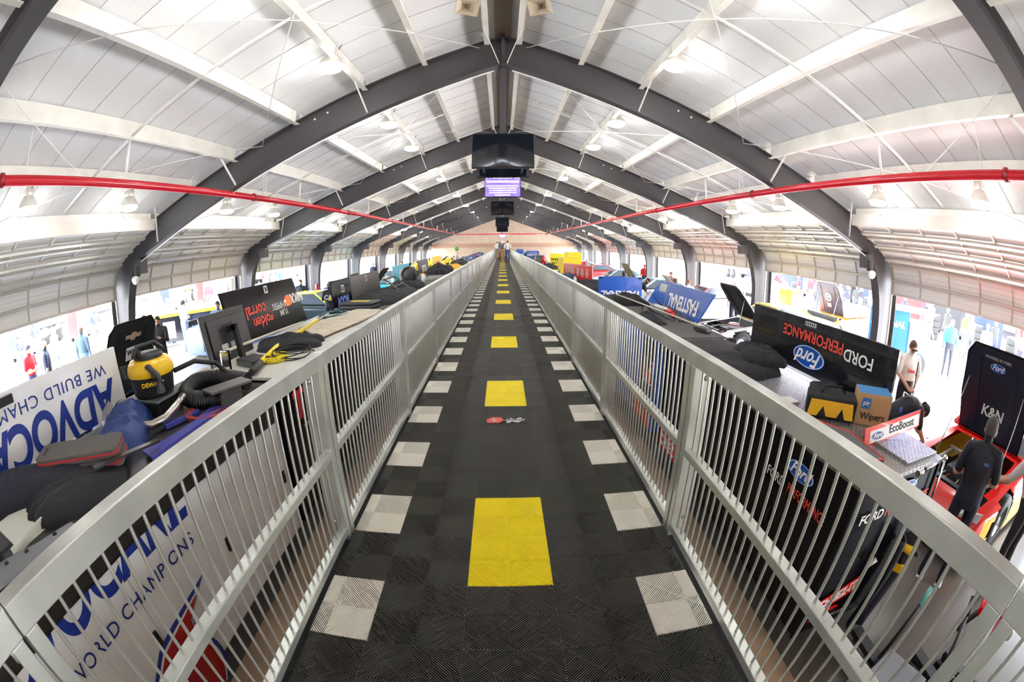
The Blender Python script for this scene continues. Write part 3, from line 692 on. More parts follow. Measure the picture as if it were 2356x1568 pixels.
# ---- bases for the crowd outside
bases = [person('', 0, 0, 0, dict(p), res=.022, sleeve=sl, cap=c) for p, sl, c in ((STAND, 'short', True), (WALK, 'short', False), (CROSS, 'short', False), (STAND, 'long', False), (LEANF, 'short', True), (HANDSUP, 'long', True))]
used = [False]*6
def crowd(i, x, y, ang, label, shirt, pants=(.03, .05, .12), hair=(.04, .03, .02), z=G, group=None):
    if not used[i]: T = bases[i]; used[i] = True; T.location = (x, y, z); T.rotation_euler = (0, 0, ang); T['label'] = label
    else: T = dup(bases[i], (x, y, z), ang, label)
    for k in ('group',):
        if k in T: del T[k]
    if group: T['group'] = group
    recolor2(T, shirt, pants, hair); return T
def recolor2(T, shirt, pants, hair):
    for c in T.children:
        for i, sl in enumerate(c.material_slots):
            base = c.data.materials[i].name
            k = {'p_shirt': shirt, 'p_pants': pants, 'p_hair': hair}.get(base)
            if k: sl.link = 'OBJECT'; sl.material = cmat(k)
RD_, WH_, BL_, NV_, OR_, GY_ = (.50, .01, .02), (.55, .56, .58), (.02, .09, .35), (.01, .015, .05), (.65, .10, .01), (.12, .12, .13)
CROWD = [  # base, x, y, facing, label, shirt, pants, cap or hair
 (2, -10.75, 4.75, (1, .4), 'person in red shirt and dark cap, arms folded, outside the nearest left doorway', RD_, (.03, .05, .12), (.02, .02, .03)),
 (0, -10.35, 5.15, (-.6, -.7), 'person in navy racing jersey talking to the person in the red shirt', NV_, (.05, .07, .15), (.5, .4, .35)),
 (3, -10.9, 6.85, (-.5, 1), 'person wearing a dark backpack outside, back turned, near the left column', (.05, .09, .13), (.10, .20, .40), (.10, .07, .05)),
 (1, -13.5, 7.2, (1, .5), 'person in pale shirt and jeans walking outside the nearest left doorway', WH_, (.06, .10, .18), (.3, .25, .2)),
 (0, -13.8, 4.2, (1, -.2), 'person in white shirt and shorts at the far left outside', WH_, (.35, .42, .40), (.7, .7, .7)),
 (0, -5.75, 3.25, (-1, 0), 'person in blue cap behind the white lid beside a race car', NV_, NV_, (.02, .05, .18)),
 (5, -12.6, 12.6, (-.2, 1), 'person in grey hooded sweatshirt, back turned, beside the yellow and black cart', (.10, .15, .20), (.05, .08, .15), (.10, .08, .06)),
 (5, -13.2, 14.2, (.3, 1), 'person in slate sweatshirt behind the one in the grey hood', (.12, .16, .22), (.05, .08, .15), (.12, .08, .05)),
 (2, -10.4, 11.2, (.4, 1), 'person in pale blue vest and black cap near the yellow and black cart', (.35, .42, .55), (.15, .2, .3), (.02, .02, .03)),
 (3, -7.9, 10.1, (.4, -1), 'person in blue shirt facing the camera behind the open black hood', (.10, .16, .28), NV_, (.05, .04, .03)),
 (3, -9.7, 13.1, (1, -.2), 'person in navy jacket leaning against the second left column', (.05, .08, .16), (.08, .12, .25), (.06, .04, .03)),
 (3, -13.4, 10.2, (1, 0), 'person in blue-grey jacket outside left of the two dark jackets', (.20, .28, .36), NV_, (.1, .08, .06)),
 (0, -11.2, 22.0, (.5, -1), 'person in dark cap outside the third left doorway', (.15, .22, .35), NV_, (.03, .04, .08)),
 (2, -10.2, 24.5, (1, -1), 'person in white team shirt by the third left column', (.72, .76, .72), NV_, (.05, .04, .03)),
 (4, -9.8, 26.5, (1, -1), 'person in light blue shirt leaning over beside the white team shirt', (.45, .55, .68), NV_, (.10, .12, .3)),
 (0, -9.4, 31, (1, -1), 'person in navy shirt by the fourth left column', NV_, NV_, (.05, .05, .08)),
 (3, 13.0, 7.05, (-.7, -.6), 'person in blue and black shirt walking outside past the blue cart', BL_, (.01, .01, .02), (.3, .2, .15)),
 (0, 15.5, 6.6, (-1, -.3), 'person in white shirt and jeans behind the blue and black shirt', WH_, (.08, .16, .35), (.75, .75, .75)),
 (3, 17.2, 5.2, (0, 1), 'person in pale striped shirt with a dark bag outside at right', (.55, .60, .66), (.25, .28, .35), (.3, .25, .2)),
 (2, 15.2, 4.4, (-1, .4), 'person in grey shirt and dark shorts farthest right outside', GY_, (.04, .05, .08), (.2, .15, .1)),
 (0, 18.5, 9.2, (-1, 0), 'person in orange shirt outside the nearest right doorway, far back', OR_, (.05, .1, .3), (.7, .7, .7)),
 (1, 10.3, 17.0, (-.6, -1), 'person in grey shirt walking outside the second right doorway', (.22, .23, .26), (.16, .17, .14), (.6, .4, .1)),
 (3, 5.2, 18.4, (.5, 1), 'person with short dark hair behind the blue panel, right row', (.02, .02, .03), NV_, (.05, .03, .02)),
 (4, 5.35, 17.0, (1, -.2), 'person with dark hair bending near the raised grey hood', (.02, .02, .025), NV_, (.02, .015, .012)),
 (4, 4.1, 18.9, (1, -.5), 'person with reddish hair behind the left end of the blue panel', (.4, .1, .08), NV_, (.35, .16, .08)),
 (3, 5.3, 30.5, (1, .4), 'person in light blue shirt standing left of the pale blue car', (.25, .45, .75), NV_, (.35, .2, .15)),
 (0, 8.7, 26.0, (0, -1), 'person in red cap and red shirt outside beyond the white car', RD_, NV_, (.6, .03, .04)),
 (2, 7.6, 18.8, (-1, -.5), 'person in red shirt by the raised pale hood', RD_, NV_, (.08, .05, .04)),
 (3, 6.6, 14.6, (0, 1), 'person with ginger hair just behind the tilted blue lid', (.7, .7, .7), NV_, (.40, .20, .10)),
 (3, 6.2, 14.9, (.3, 1), 'person with brown hair just behind the tilted blue lid', (.3, .3, .35), NV_, (.15, .08, .05)),
 (0, 8.5, 14.4, (-.4, -1), 'person in white cap near the third right column', (.8, .7, .7), NV_, (.8, .75, .7)),
]
for (b, x, y, f, lab, sh, pa, hr) in CROWD: crowd(b, x, y, FACE(*f), lab, sh, pa, hr)
SHN = {RD_: 'red', WH_: 'white', NV_: 'navy', BL_: 'blue', GY_: 'grey', (.02, .02, .02): 'black', (.8, .6, .03): 'yellow', (.6, .6, .6): 'grey'}
random.seed(5)
for i in range(26):
    y = 5.5+i*.95; x = (17.6, 19.4, 18.5)[i % 3]+random.uniform(-.3, .3); sh = random.choice([RD_, WH_, WH_, NV_, BL_, GY_, (.02, .02, .02)])
    crowd(random.randrange(6), x, y, random.uniform(0, 6.28), 'bystander in %s shirt in the sunlit crowd outside right, by the haulers' % SHN[sh], sh, random.choice([NV_, (.03, .03, .04), (.12, .2, .4), (.35, .3, .2)]), random.choice([(.05, .04, .03), (.8, .8, .8), (.5, .03, .03)]), group='right side crowd, %s shirts' % SHN[sh])
for i in range(12):
    y = 7+i*2.3; x = -(16.4, 19.5)[i % 2]-random.uniform(0, .8); sh = random.choice([RD_, WH_, WH_, NV_, BL_, GY_])
    crowd(random.randrange(6), x, y, random.uniform(0, 6.28), 'bystander in %s shirt in the sunlit crowd outside left, by the haulers' % SHN[sh], sh, random.choice([NV_, (.03, .03, .04), (.12, .2, .4)]), random.choice([(.05, .04, .03), (.8, .8, .8)]), group='left side crowd, %s shirts' % SHN[sh])
random.seed(9)
for i in range(18):
    x = -4.3-.62*(i % 6)-.1*random.random(); y = (31.6, 37.6, 44.5)[i//6]+random.uniform(-.5, .5)
    crowd(random.randrange(6), x, y, random.uniform(0, 6.28), 'crew member in yellow shirt among the far left cars', (.8, .6, .03), (.02, .02, .025), random.choice([(.03, .02, .02), (.02, .02, .02), (.8, .8, .8)]), group='far left crew')
for i in range(8):
    x = 4.5+.8*(i % 4); y = (38.3, 46.0)[i//4]+random.uniform(-.4, .4)
    crowd(random.randrange(6), x, y, random.uniform(0, 6.28), 'crew member in red shirt among the far right cars', RD_, (.02, .02, .025), (.04, .03, .02), group='far right crew')
for i, u in enumerate(used):
    if not u:
        for c in list(bases[i].children): bpy.data.objects.remove(c)
        bpy.data.objects.remove(bases[i])
# ================================================================ race cars
def car(label, x, y, ang, body, roof=None, hood='open', hoodc=None, num=None, inner=None, stripe=None, hang=62, wide=1.0, und=None):
    bm_ = body; rf = roof or body; T = thing('race_car', label, 'car', (x, y, G), None, ang)
    # local: nose towards +Y, length 4.9, width 1.96
    L, Wd = 4.9, .98
    def top(t):   # t 0 nose .. 1 tail
        pts = [(0, .42), (.03, .56), (.10, .66), (.30, .80), (.36, .86), (.60, .92), (.80, .98), (.97, .97), (1, .80)]
        for (a, b), (c, d) in zip(pts[:-1], pts[1:]):
            if t <= c: return b+(d-b)*(t-a)/(c-a)
        return .8
    def hw(t): return Wd*min(1, .80+.20*min(1, t/.12)**.6)*(1-.05*max(0, (t-.85)/.15))
    def sec(t, v):  # v 0..1 left sill over to right sill
        h = top(t); w = hw(t); a = v*2-1; s = -1 if a < 0 else 1; a = abs(a)
        if a > .55:  # side
            q = (a-.55)/.45; z = h-.06-(h-.06-.10)*q; xx = w*(.985+.015*sin(q*pi))
        else:
            q = a/.55; z = h-.06*q**5-.0; xx = w*.985*q
        return Vector((s*xx, 2.35-L*t, z))
    nu, nv = 70, 32; mb = MB(); vs = [sec(i/nu, j/nv) for i in range(nu+1) for j in range(nv+1)]
    fs = []; ms = []
    for i in range(nu):
        for j in range(nv):
            q = [i*(nv+1)+j, i*(nv+1)+j+1, (i+1)*(nv+1)+j+1, (i+1)*(nv+1)+j]; c = (vs[q[0]]+vs[q[2]])/2
            arch = abs(c.x) > .9 and any((c.y-wy)**2+(c.z-.34)**2 < .385**2 for wy in (1.45, -1.30))
            bay = hood == 'open' and .75 < c.y < 2.05 and abs(c.x) < .70 and c.z > .5 and abs(j/nv*2-1) < .5
            if arch or bay: continue
            fs.append(q); ms.append(1 if stripe and c.z < .52 and abs(c.x) > .9 else 0)
    b = len(mb.v); mb.v += vs; mb.f += [[b+k for k in f] for f in fs]; mb.m += ms; mb.sm += [True]*len(fs)
    for i, t in ((0, 0), (nu, 1)):
        ring = [sec(t, j/nv) for j in range(nv+1)]; mb.add(ring, [list(range(nv+1)) if i else list(range(nv+1))[::-1]], 0)
    mb.build('body', [bm_, stripe or bm_], T)
    ub = MB(); ub.box(-.92, .92, -2.45, 2.30, .08, .14); ub.build('underbody', BLK, T)
    gr = MB(); gr.box(-.55, .55, 2.33, 2.365, .16, .34); gr.build('grille', BLK, T)
    sp = MB(); sp.box(-.98, .98, 2.25, 2.48, .06, .09); sp.build('splitter', BLK, T)
    for sg in (-1, 1):
        hl = MB(); hl.add([(sg*.45, 2.36, .48), (sg*.84, 2.24, .50), (sg*.86, 2.16, .60), (sg*.52, 2.30, .57)], [(0, 1, 2, 3)]); hl.build('headlight', mat('headlight', (.7, .72, .72), .12, .6), T, solid=.012)
    # greenhouse
    base = [(-.80, .62, .88), (.80, .62, .88), (.84, -1.65, .97), (-.84, -1.65, .97)]; rt = [(-.58, -.05, 1.30), (.58, -.05, 1.30), (.58, -1.0, 1.30), (-.58, -1.0, 1.30)]
    gb = MB(); gb.box(-.60, .60, -1.03, -.0, 1.275, 1.31)
    for (a, c) in zip(base, rt): gb.bar(a, c, .07, .05)
    gb.bar(base[0], base[1], .06, .04); gb.build('roof', rf, T, bevel=.015)
    Bv = [Vector(q) for q in base]; Rv = [Vector(q) for q in rt]
    for nm, ii in (('windshield', (0, 1)), ('rear_window', (2, 3)), ('side_window', (1, 2)), ('side_window', (3, 0))):
        i, j = ii; w = MB(); w.add([Bv[i], Bv[j], Rv[j], Rv[i]], [(0, 1, 2, 3)]); w.build(nm, GLS, T, solid=.008)
    rs = MB(); rs.box(-.80, .80, -2.48, -2.45, .95, 1.12); rs.build('spoiler', BLK, T)
    for wy in (1.45, -1.30):
        for sg in (-1, 1):
            tr = MB(); Fm = Matrix.Rotation(sg*pi/2, 3, 'Y')
            tr.lathe([(.20, .14), (.31, .14), (.335, .11), (.335, -.11), (.30, -.13)], (sg*.84, wy, .335), 24, F=Fm); w_ = tr.build('wheel', RUB, T)
            rm_ = MB(); rm_.lathe([(.001, .10), (.05, .11), (.06, .08), (.17, .07), (.20, .13), (.205, .10)], (sg*.84, wy, .335), 20, F=Fm); rm_.build('rim', mat('rim_grey', (.30, .31, .32), .35, .7), w_)
    if hood == 'open':
        eb = MB(); eb.box(-.68, .68, .72, 2.06, .14, .40, 0); eb.box(-.25, .25, .95, 1.6, .40, .62, 1); eb.lathe([(.20, .62), (.20, .72), (.17, .75), (.02, .76)], (0, 1.2, 0), 18, 2)
        for sg in (-1, 1): eb.tube([(sg*.62, .75, .55), (sg*.50, 1.5, .60), (sg*.42, 2.1, .48)], .03, 8, 3); eb.tube([(sg*.20, 1.0, .5), (sg*.45, 1.2, .42), (sg*.5, 1.6, .3)], .035, 8, 1)
        eb.tube([(-.6, 1.9, .52), (.6, 1.9, .52)], .03, 8, 3); eb.box(-.45, .45, 1.95, 2.05, .30, .62, 0)
        eb.tube([(-.66, .8, .58), (.66, .8, .58)], .025, 8, 3); eb.lathe([(.235, .70), (.245, .715), (.235, .73)], (0, 1.2, 0), 20, 4)
        for q in range(6): eb.tube([(-.2+.08*q, 1.5, .55), (-.3+.12*q, 1.75, .50), (-.4+.15*q, 1.9, .36)], .012, 5, (0, 4, 3)[q % 3])
        eb.build('engine', [BLK, DGREY, WHT, LGREY, mat('hose_red', (.5, .03, .02), .4)], T)
        a = R(hang); hy, hz = .72, .90
        Mh = Matrix.Translation((0, hy, hz)) @ Matrix.Rotation(a, 4, 'X')
        hb = MB()
        poly = [(-.66, 0), (.66, 0), (.70, .55), (.62, 1.15), (.48, 1.30), (-.48, 1.30), (-.62, 1.15), (-.70, .55)]
        hb.prism(poly, 0, .02, Mh, 0); hb.prism([(x_*.95, y_*.95+.03) for x_, y_ in poly], -.012, 0, Mh, 1)
        for sx_ in (-.36, .36): hb.prism([(sx_-.025, .1), (sx_+.025, .1), (sx_+.025, 1.15), (sx_-.025, 1.15)], -.03, -.012, Mh, 1)
        h = hb.build('hood', [hoodc or body, inner or BLK], T)
        for sg in (-1, 1): st = MB(); st.tube([(sg*.60, 1.45, .66), Mh@Vector((sg*.55, .8, -.01))], .008, 5); st.build('hood_prop', LGREY, T)
        T['_'] = 0; del T['_']
        return T, Mh, h
    if num: text(num, .55, plane_mx((.996, -.5, .56), (0, 1, 0), (0, 0, 1)), WHT, T, name='door_number', bold=.01)
    return T, None, None
def oval(parent, Mx, w, word=True, name='blue_oval_logo', o=(0, 0, 0)):
    mb = MB(o); n = 32
    for a, z, m in ((1, 0, 0), (.95, .001, 1), (.90, .002, 0)):
        mb.prism([(cos(2*pi*i/n)*w/2*a, sin(2*pi*i/n)*w/2*.40*a) for i in range(n)], z, z+.0015, Mx, m)
    b = mb.build(name, [mat('oval_blue', (.01, .08, .38), .25, coat=.3), WHT], parent)
    if word: text('Ford', w*.36, Mx @ Matrix.Translation((-.02*w, .01*w, .0045)), WHT, b if False else parent, o=o, name='logo_script', shear=.45, bold=w*.008, sx=1.02, depth=.001)
    return b
K = FACE
# right side cars, noses towards the walkway
T, Mh, h = car('red race car with open black hood, engine bared, nearest on the right', 7.05, 2.25, K(-1, 0), REDP, hoodc=BLKG, inner=mat('hood_underside', (.018, .02, .035), .35), hang=72, stripe=mat('nose_yellow', (.9, .55, .02), .3))
oval(T, Mh @ Matrix.Translation((0, 1.05, -.018)) @ Matrix.Rotation(pi, 4, 'Y'), .30)
text('POWERED BY FORD', .055, Mh @ Matrix.Translation((0, 1.17, -.034)) @ Matrix.Rotation(pi, 4, 'Y'), LGREY, T, name='hood_lettering')
text('K&N', .22, Mh @ Matrix.Translation((0, .42, -.034)) @ Matrix.Rotation(pi, 4, 'Y'), WHT, T, name='hood_lettering', bold=.006, shear=.15)
oval(T, Matrix.Translation((.0, 2.372, .44)) @ plane_mx((0, 0, 0), (-1, 0, 0), (0, 0, 1)), .26)
CT = lambda c, n: mat(n, c, .25, coat=.4)
car('dark blue race car behind the jackets, second on the right', 8.0, 5.6, K(-1, 0), CT((.02, .03, .08), 'carp_a'), hood='shut') if False else None
car('white race car with yellow roof edge behind the tilted blue lid', 8.0, 11.4, K(-1, 0), CT((.75, .74, .72), 'carp_b'), CT((.85, .65, .05), 'carp_b2'), hang=50, hoodc=CT((.62, .55, .40), 'carp_b3'))
car('white and red race car with raised pale hood, third on the right', 8.3, 16.9, K(-1, 0), CT((.72, .70, .70), 'carp_c'), CT((.65, .05, .08), 'carp_c2'), hang=38, hoodc=CT((.55, .50, .42), 'carp_c3'), inner=CT((.55, .50, .42), 'carp_c3'))
car('silver blue race car with raised grey hood, fourth on the right', 7.2, 20.5, K(-1, 0), CT((.45, .52, .60), 'carp_d'), CT((.30, .50, .70), 'carp_d2'), hang=58, hoodc=MGREY, inner=MGREY)
car('pale blue race car beside the light blue shirt, fifth on the right', 7.3, 28.0, K(-1, 0), CT((.35, .60, .75), 'carp_e'), hood='shut', num='43')
car('red race car far back on the right', 7.2, 34.5, K(-1, 0), CT((.6, .03, .03), 'carp_f'), hang=55)
car('white race car farthest on the right', 7.2, 42, K(-1, 0), CT((.7, .7, .7), 'carp_g'), hood='shut', num='7')
# outside right: orange car with raised black hood
T, Mh, h = car('orange race car parked outside with raised black hood and white bullseye', 13.0, 12.8, K(-1, -.12), CT((.9, .22, .02), 'carp_h'), hang=66, hoodc=BLKG, inner=mat('hood_underside2', (.03, .025, .035), .4))
mb = MB()
for a, b_ in ((.17, .11), (.06, .001)): mb.lathe([(b_, -.036), (a, -.036), (a, -.032)], n=24)
mb.v = [Mh @ (Vector((v.x, v.y+.72, v.z))) for v in mb.v]; mb.build('bullseye_emblem', WHT, T)
mb = MB(); mb.prism([(-.1, .32), (.1, .32), (.1, .48), (-.1, .48)], -.036, -.032, Mh); mb.build('hood_sticker', LGREY, T)
car('white race car standing outside the second right doorway', 13.6, 19.3, K(-.9, -.5), CT((.8, .8, .8), 'carp_i'), hood='shut')
# left side cars, noses towards the walkway
T, Mh, h = car('dark race car with raised black hood behind the white lid', -7.35, .9, K(1, 0), CT((.02, .025, .04), 'carp_j'), hang=64, hoodc=BLKG)
oval(T, Mh @ Matrix.Translation((0, .95, -.018)) @ Matrix.Rotation(pi, 4, 'Y'), .30)
text('POWERED BY FORD', .055, Mh @ Matrix.Translation((0, 1.09, -.034)) @ Matrix.Rotation(pi, 4, 'Y'), LGREY, T, name='hood_lettering')
T, Mh, h = car('black race car with rounded raised hood bearing a white sticker', -7.2, 5.0, K(1, 0), CT((.015, .02, .035), 'carp_k'), CT((.10, .18, .30), 'carp_k2'), hang=66, hoodc=BLKG, inner=BLKF)
mb = MB(); mb.prism([(-.16, .60), (.16, .60), (.16, .84), (-.16, .84)], -.036, -.032, Mh); mb.build('hood_sticker', WHT, T)
text('WIX', .13, Mh @ Matrix.Translation((0, .74, -.040)) @ Matrix.Rotation(pi, 4, 'Y'), BLK, T, name='hood_lettering', bold=.006)
mb = MB(); mb.prism([(-.2, 1.0), (-.05, 1.0), (-.05, .96), (.07, .96), (.07, 1.0), (.2, 1.0), (.2, 1.07), (.05, 1.07), (.05, 1.1), (-.07, 1.1), (-.07, 1.07), (-.2, 1.07)], -.036, -.032, Mh); mb.build('bowtie_emblem', mat('bowtie', (.5, .35, .25), .4), T)
car('blue and yellow race car in front of the lime roofed car', -7.3, 11.5, K(1, 0), CT((.05, .10, .25), 'carp_l'), CT((.85, .45, .05), 'carp_l2'), hood='shut', num='31')
car('lime roofed dark race car with raised green hood behind the black lids', -7.0, 15.8, K(1, 0), CT((.05, .08, .10), 'carp_m'), CT((.75, .85, .05), 'carp_m2'), hang=52, hoodc=BLKG, inner=CT((.10, .14, .05), 'carp_m3'))
car('royal blue race car with raised dark hood, left row', -6.9, 19.8, K(1, 0), CT((.02, .08, .55), 'carp_n'), hang=50, hoodc=BLKG)
car('turquoise race car with tall raised black hood, left row', -6.6, 23.9, K(1, 0), CT((.04, .45, .60), 'carp_o'), hang=52, hoodc=BLKG)
car('white and red race car farther back, left row', -6.8, 29, K(1, 0), CT((.65, .1, .12), 'carp_p'), CT((.7, .1, .15), 'carp_p2'), hood='shut', num='18')
car('yellow race car with raised black hood far back, left row', -6.8, 34.5, K(1, 0), CT((.8, .6, .03), 'carp_q'), hang=40, hoodc=BLKG)
car('grey race car farthest back, left row', -6.8, 41, K(1, 0), CT((.3, .3, .32), 'carp_r'), hang=45, hoodc=BLKG)
# ================================================================ tool carts along the walkway
MIR = lambda s, a, b: (min(s*a, s*b), max(s*a, s*b))
def cart(label, s, y0, y1, zt, side, top, trim=ALU, xa=2.10, xb=3.20, doors=3, topname='top'):
    T = thing('tool_cart', label, 'tool cart', (s*(xa+xb)/2, (y0+y1)/2, G)); o = T.location
    x0, x1 = MIR(s, xa, xb)
    mb = MB(o); mb.box(x0, x1, y0, y1, G+.16, zt-.03); mb.build('body', side, T, bevel=.01)
    mb = MB(o); mb.box(x0-.012, x1+.012, y0-.012, y1+.012, zt-.03, zt); mb.build(topname, top, T, bevel=.004)
    for yy in (y0, y1):
        for xx in (x0, x1): mb = MB(o); mb.bar((xx, yy, G+.16), (xx, yy, zt-.03), .03, .03); mb.build('corner_trim', side, T)
    n = doors; xs = s*(xa-.008)
    for i in range(n):
        a = y0+.04+(y1-y0-.08)*i/n; b = y0+.04+(y1-y0-.08)*(i+1)/n
        mb = MB(o); mb.box(min(xs, xs+s*.01), max(xs, xs+s*.01), a+.004, b-.004, G+.20, zt-.08); d = mb.build('door', side, T, bevel=.003)
        mb = MB(o); mb.box(min(xs, xs-s*.02), max(xs, xs-s*.02), b-.07, b-.03, -.55, -.43); mb.build('latch', BLK, d, bevel=.004)
    for yy in (y0+.25, y1-.25):
        for xx in (x0+.15, x1-.15):
            mb = MB(o); mb.lathe([(.001, -.025), (.06, -.025), (.065, -.01), (.065, .01), (.06, .025), (.001, .025)], (xx, yy, G+.068), 14, F=Matrix.Rotation(pi/2, 3, 'Y')); mb.box(xx-.04, xx+.04, yy-.04, yy+.04, G+.12, G+.17); mb.build('caster', RUB, T)
    return T
def lid(T, s, y0, y1, z0, z1, m, xh=3.24, lean=.06, hand=True, thick=.035, back=None, ytop=None):
    o = T.location; ya, yb = ytop or (y0, y1)
    A = Vector((s*xh, y0, z0)); B = Vector((s*xh, y1, z0)); Cc = Vector((s*(xh+lean), yb, z1)); D = Vector((s*(xh+lean), ya, z1)); t = Vector((s*thick, 0, 0))
    mb = MB(o); mb.add([A, B, Cc, D, A+t, B+t, Cc+t, D+t], [(0, 1, 2, 3), (4, 7, 6, 5), (0, 4, 5, 1), (1, 5, 6, 2), (2, 6, 7, 3), (3, 7, 4, 0)] if s < 0 else [(3, 2, 1, 0), (5, 6, 7, 4), (1, 5, 4, 0), (2, 6, 5, 1), (3, 7, 6, 2), (0, 4, 7, 3)])
    L = mb.build('lid', m, T, bevel=.005)
    for yy in (y0+.12, y1-.12): q = MB(o); q.tube([(s*(xh-.02), yy, z0+.02), (s*(xh-.25), yy, z0+.0)], .006, 5); q.build('lid_stay', CHR, L) if False else None
    right = Vector((0, s*-1.0, 0)); up = Vector((s*lean, 0, z1-z0)).normalized()
    if s < 0: right = Vector((0, 1, 0))
    # matrix on the visible face: origin at the middle of the lid
    c = (A+B+Cc+D)/4 - Vector((s*.003, 0, 0))
    return L, plane_mx(c, right, up)
FL = Matrix.Rotation(pi, 4, 'Z')   # upside-down lettering on opened lids
def tx(L, o, Mx, dx, dy, s, size, m, flip=True, **k):
    return text(s, size, Mx @ Matrix.Translation((dx, dy, .002)) @ (FL if flip else Matrix.Identity(4)), m, L, o=o, **k)
# ---------- left 1: white cart
T = cart('long white tool cart with blue letters and red emblem, nearest on the left', -1, -1.2, 3.30, .40, WHTG, DGREY, doors=4)
o = T.location
L, M_ = lid(T, -1, -.9, 2.44, .41, .94, WHTG, lean=.05)
NVL = mat('navy_lettering', (.012, .035, .26), .35)
tx(L, o, M_, 1.50, .125, 'WE BUILD CHAMPIONS', .125, NVL, sx=1.22, spacing=1.12, align='LEFT')
tx(L, o, M_, 1.54, -.10, 'ADVOCARE', .40, NVL, sx=.90, shear=.16, bold=.014, align='LEFT')
mb = MB(o); mb.box(-3.262, -3.235, .98, 1.18, .86, .92); mb.build('lid_pull', BLK, L, bevel=.004)
side = plane_mx((-2.088, 0, 0), (0, 1, 0), (0, 0, 1))
text('WE BUILD WORLD CHAMPIONS', .135, side @ Matrix.Translation((1.76, -.19, 0)), NVL, T, o=o, sx=1.10, spacing=1.10, align='RIGHT')
text('ADVOCARE', .47, side @ Matrix.Translation((1.80, .12, 0)), NVL, T, o=o, sx=.92, shear=.18, bold=.014, align='RIGHT')
mb = MB(o); D = mat('emblem_red', (.42, .012, .015), .35)
for k_, (z0_, z1_, ins) in enumerate(((0, .002, 0), (.002, .003, .045), (.003, .004, .07))):
    P_ = [(1.70-ins*2.2, -.47-ins*.9), (1.38-ins*.3, -.64), (1.34-ins, -1.22), (.70+ins, -1.22), (.70+ins, -.70-ins*.3), (.96, -.555-ins)]
    mb.prism(P_, z0_, z1_, side, k_)
    P_ = [(1.12+(.36-ins)*sin(pi*i_/14), -1.06+(.36-ins)*cos(pi*i_/14)) for i_ in range(15)][::-1]; mb.prism(P_, z0_+.0045, z1_+.0045, side, k_)
mb.build('emblem', [NVL, WHTG, D], T)
mb = MB(o)
for i in range(14): mb.box(-2.094, -2.084, .10+.0*i, .78, -.02-.042*i, -.045-.042*i)
mb.build('shutter_slats', mat('shutter_silver', (.62, .62, .63), .25, .6), T) if False else None
# ---------- left 2: black cart with pale top
SIDEB = mat('cart_gloss_black', (.007, .007, .009), .16, spec=.18)
PALE = mat('pale_top', (.62, .60, .54), .5, noise=.08)
T2 = cart('black tool cart with pale top and black sponsor lid, second on the left', -1, 3.42, 7.45, .42, SIDEB, PALE); o = T2.location
L, M_ = lid(T2, -1, 4.50, 6.62, .43, 1.13, SIDEB, lean=.14, ytop=(4.36, 6.42))
RDL = mat('lettering_red', (.75, .06, .04), .4)
tx(L, o, M_, -.22, -.13, 'golden', .21, RDL, bold=.004); tx(L, o, M_, -.36, .03, 'corral', .23, RDL, bold=.004)
tx(L, o, M_, .33, .00, 'WHIPPERS', .13, LGREY, bold=.004, sx=.8); tx(L, o, M_, .42, -.11, 'YUM', .13, LGREY, bold=.003); tx(L, o, M_, .86, .05, 'NIKKO', .20, WHT, bold=.008, shear=.2)
mb = MB(o); mb.prism([(.18+.58+.13*cos(2*pi*i/20), .03+.085*sin(2*pi*i/20)) for i in range(20)], .001, .004, M_ @ Matrix.Translation((-.14, 0, 0))); mb.build('orange_ball_logo', ORG, L)
mb = MB(o); mb.prism([(-.03, .22), (.07, .22), (.07, .33), (-.03, .33)], 0, .006, M_, 0); mb.prism([(-.005, .245), (.045, .245), (.045, .305), (-.005, .305)], .006, .007, M_, 1); mb.build('lid_latch', [LGREY, BLK], L)
text('T', .42, plane_mx((-2.085, 3.82, .0), (0, 1, 0), (0, 0, 1)), mat('team_red', (.6, .02, .03), .4), T2, o=o, bold=.012)
text('TOMMY', .06, plane_mx((-2.085, 3.95, -.24), (0, 1, 0), (0, 0, 1)), WHT, T2, o=o)
# ---------- left 3
T3 = cart('tool cart under black covers with grey and black lids, third on the left', -1, 7.70, 11.7, .40, SIDEB, DGREY); o = T3.location
L, M_ = lid(T3, -1, 7.90, 9.0, .40, .93, SIDEB, lean=.06); tx(L, o, M_, -.0, -.16, 'MOOV', .24, mat('moov_blue', (.2, .3, .8), .4), bold=.012, sx=.9)
mb = MB(o); mb.prism([(-.05, .0), (.13, .0), (.13, .14), (-.05, .14)], 0, .004, M_, 0); mb.prism([(-.03, .02), (.11, .02), (.11, .12), (-.03, .12)], .004, .005, M_, 1); mb.prism([(.03, .035), (.05, .035), (.05, .105), (.03, .105)], .005, .006, M_, 0); mb.build('square_badge', [WHT, BLK], L)
L, M_ = lid(T3, -1, 9.04, 11.3, .42, .93, mat('lid_pewter', (.13, .12, .12), .35, .3), lean=.06)
mb = MB(o); mb.prism([(-.10, .07), (.04, .07), (.04, .21), (-.10, .21)], 0, .006, M_, 0); mb.prism([(-.06, .10), (0, .10), (0, .18), (-.06, .18)], .006, .007, M_, 1); mb.build('lid_latch', [LGREY, BLK], L)
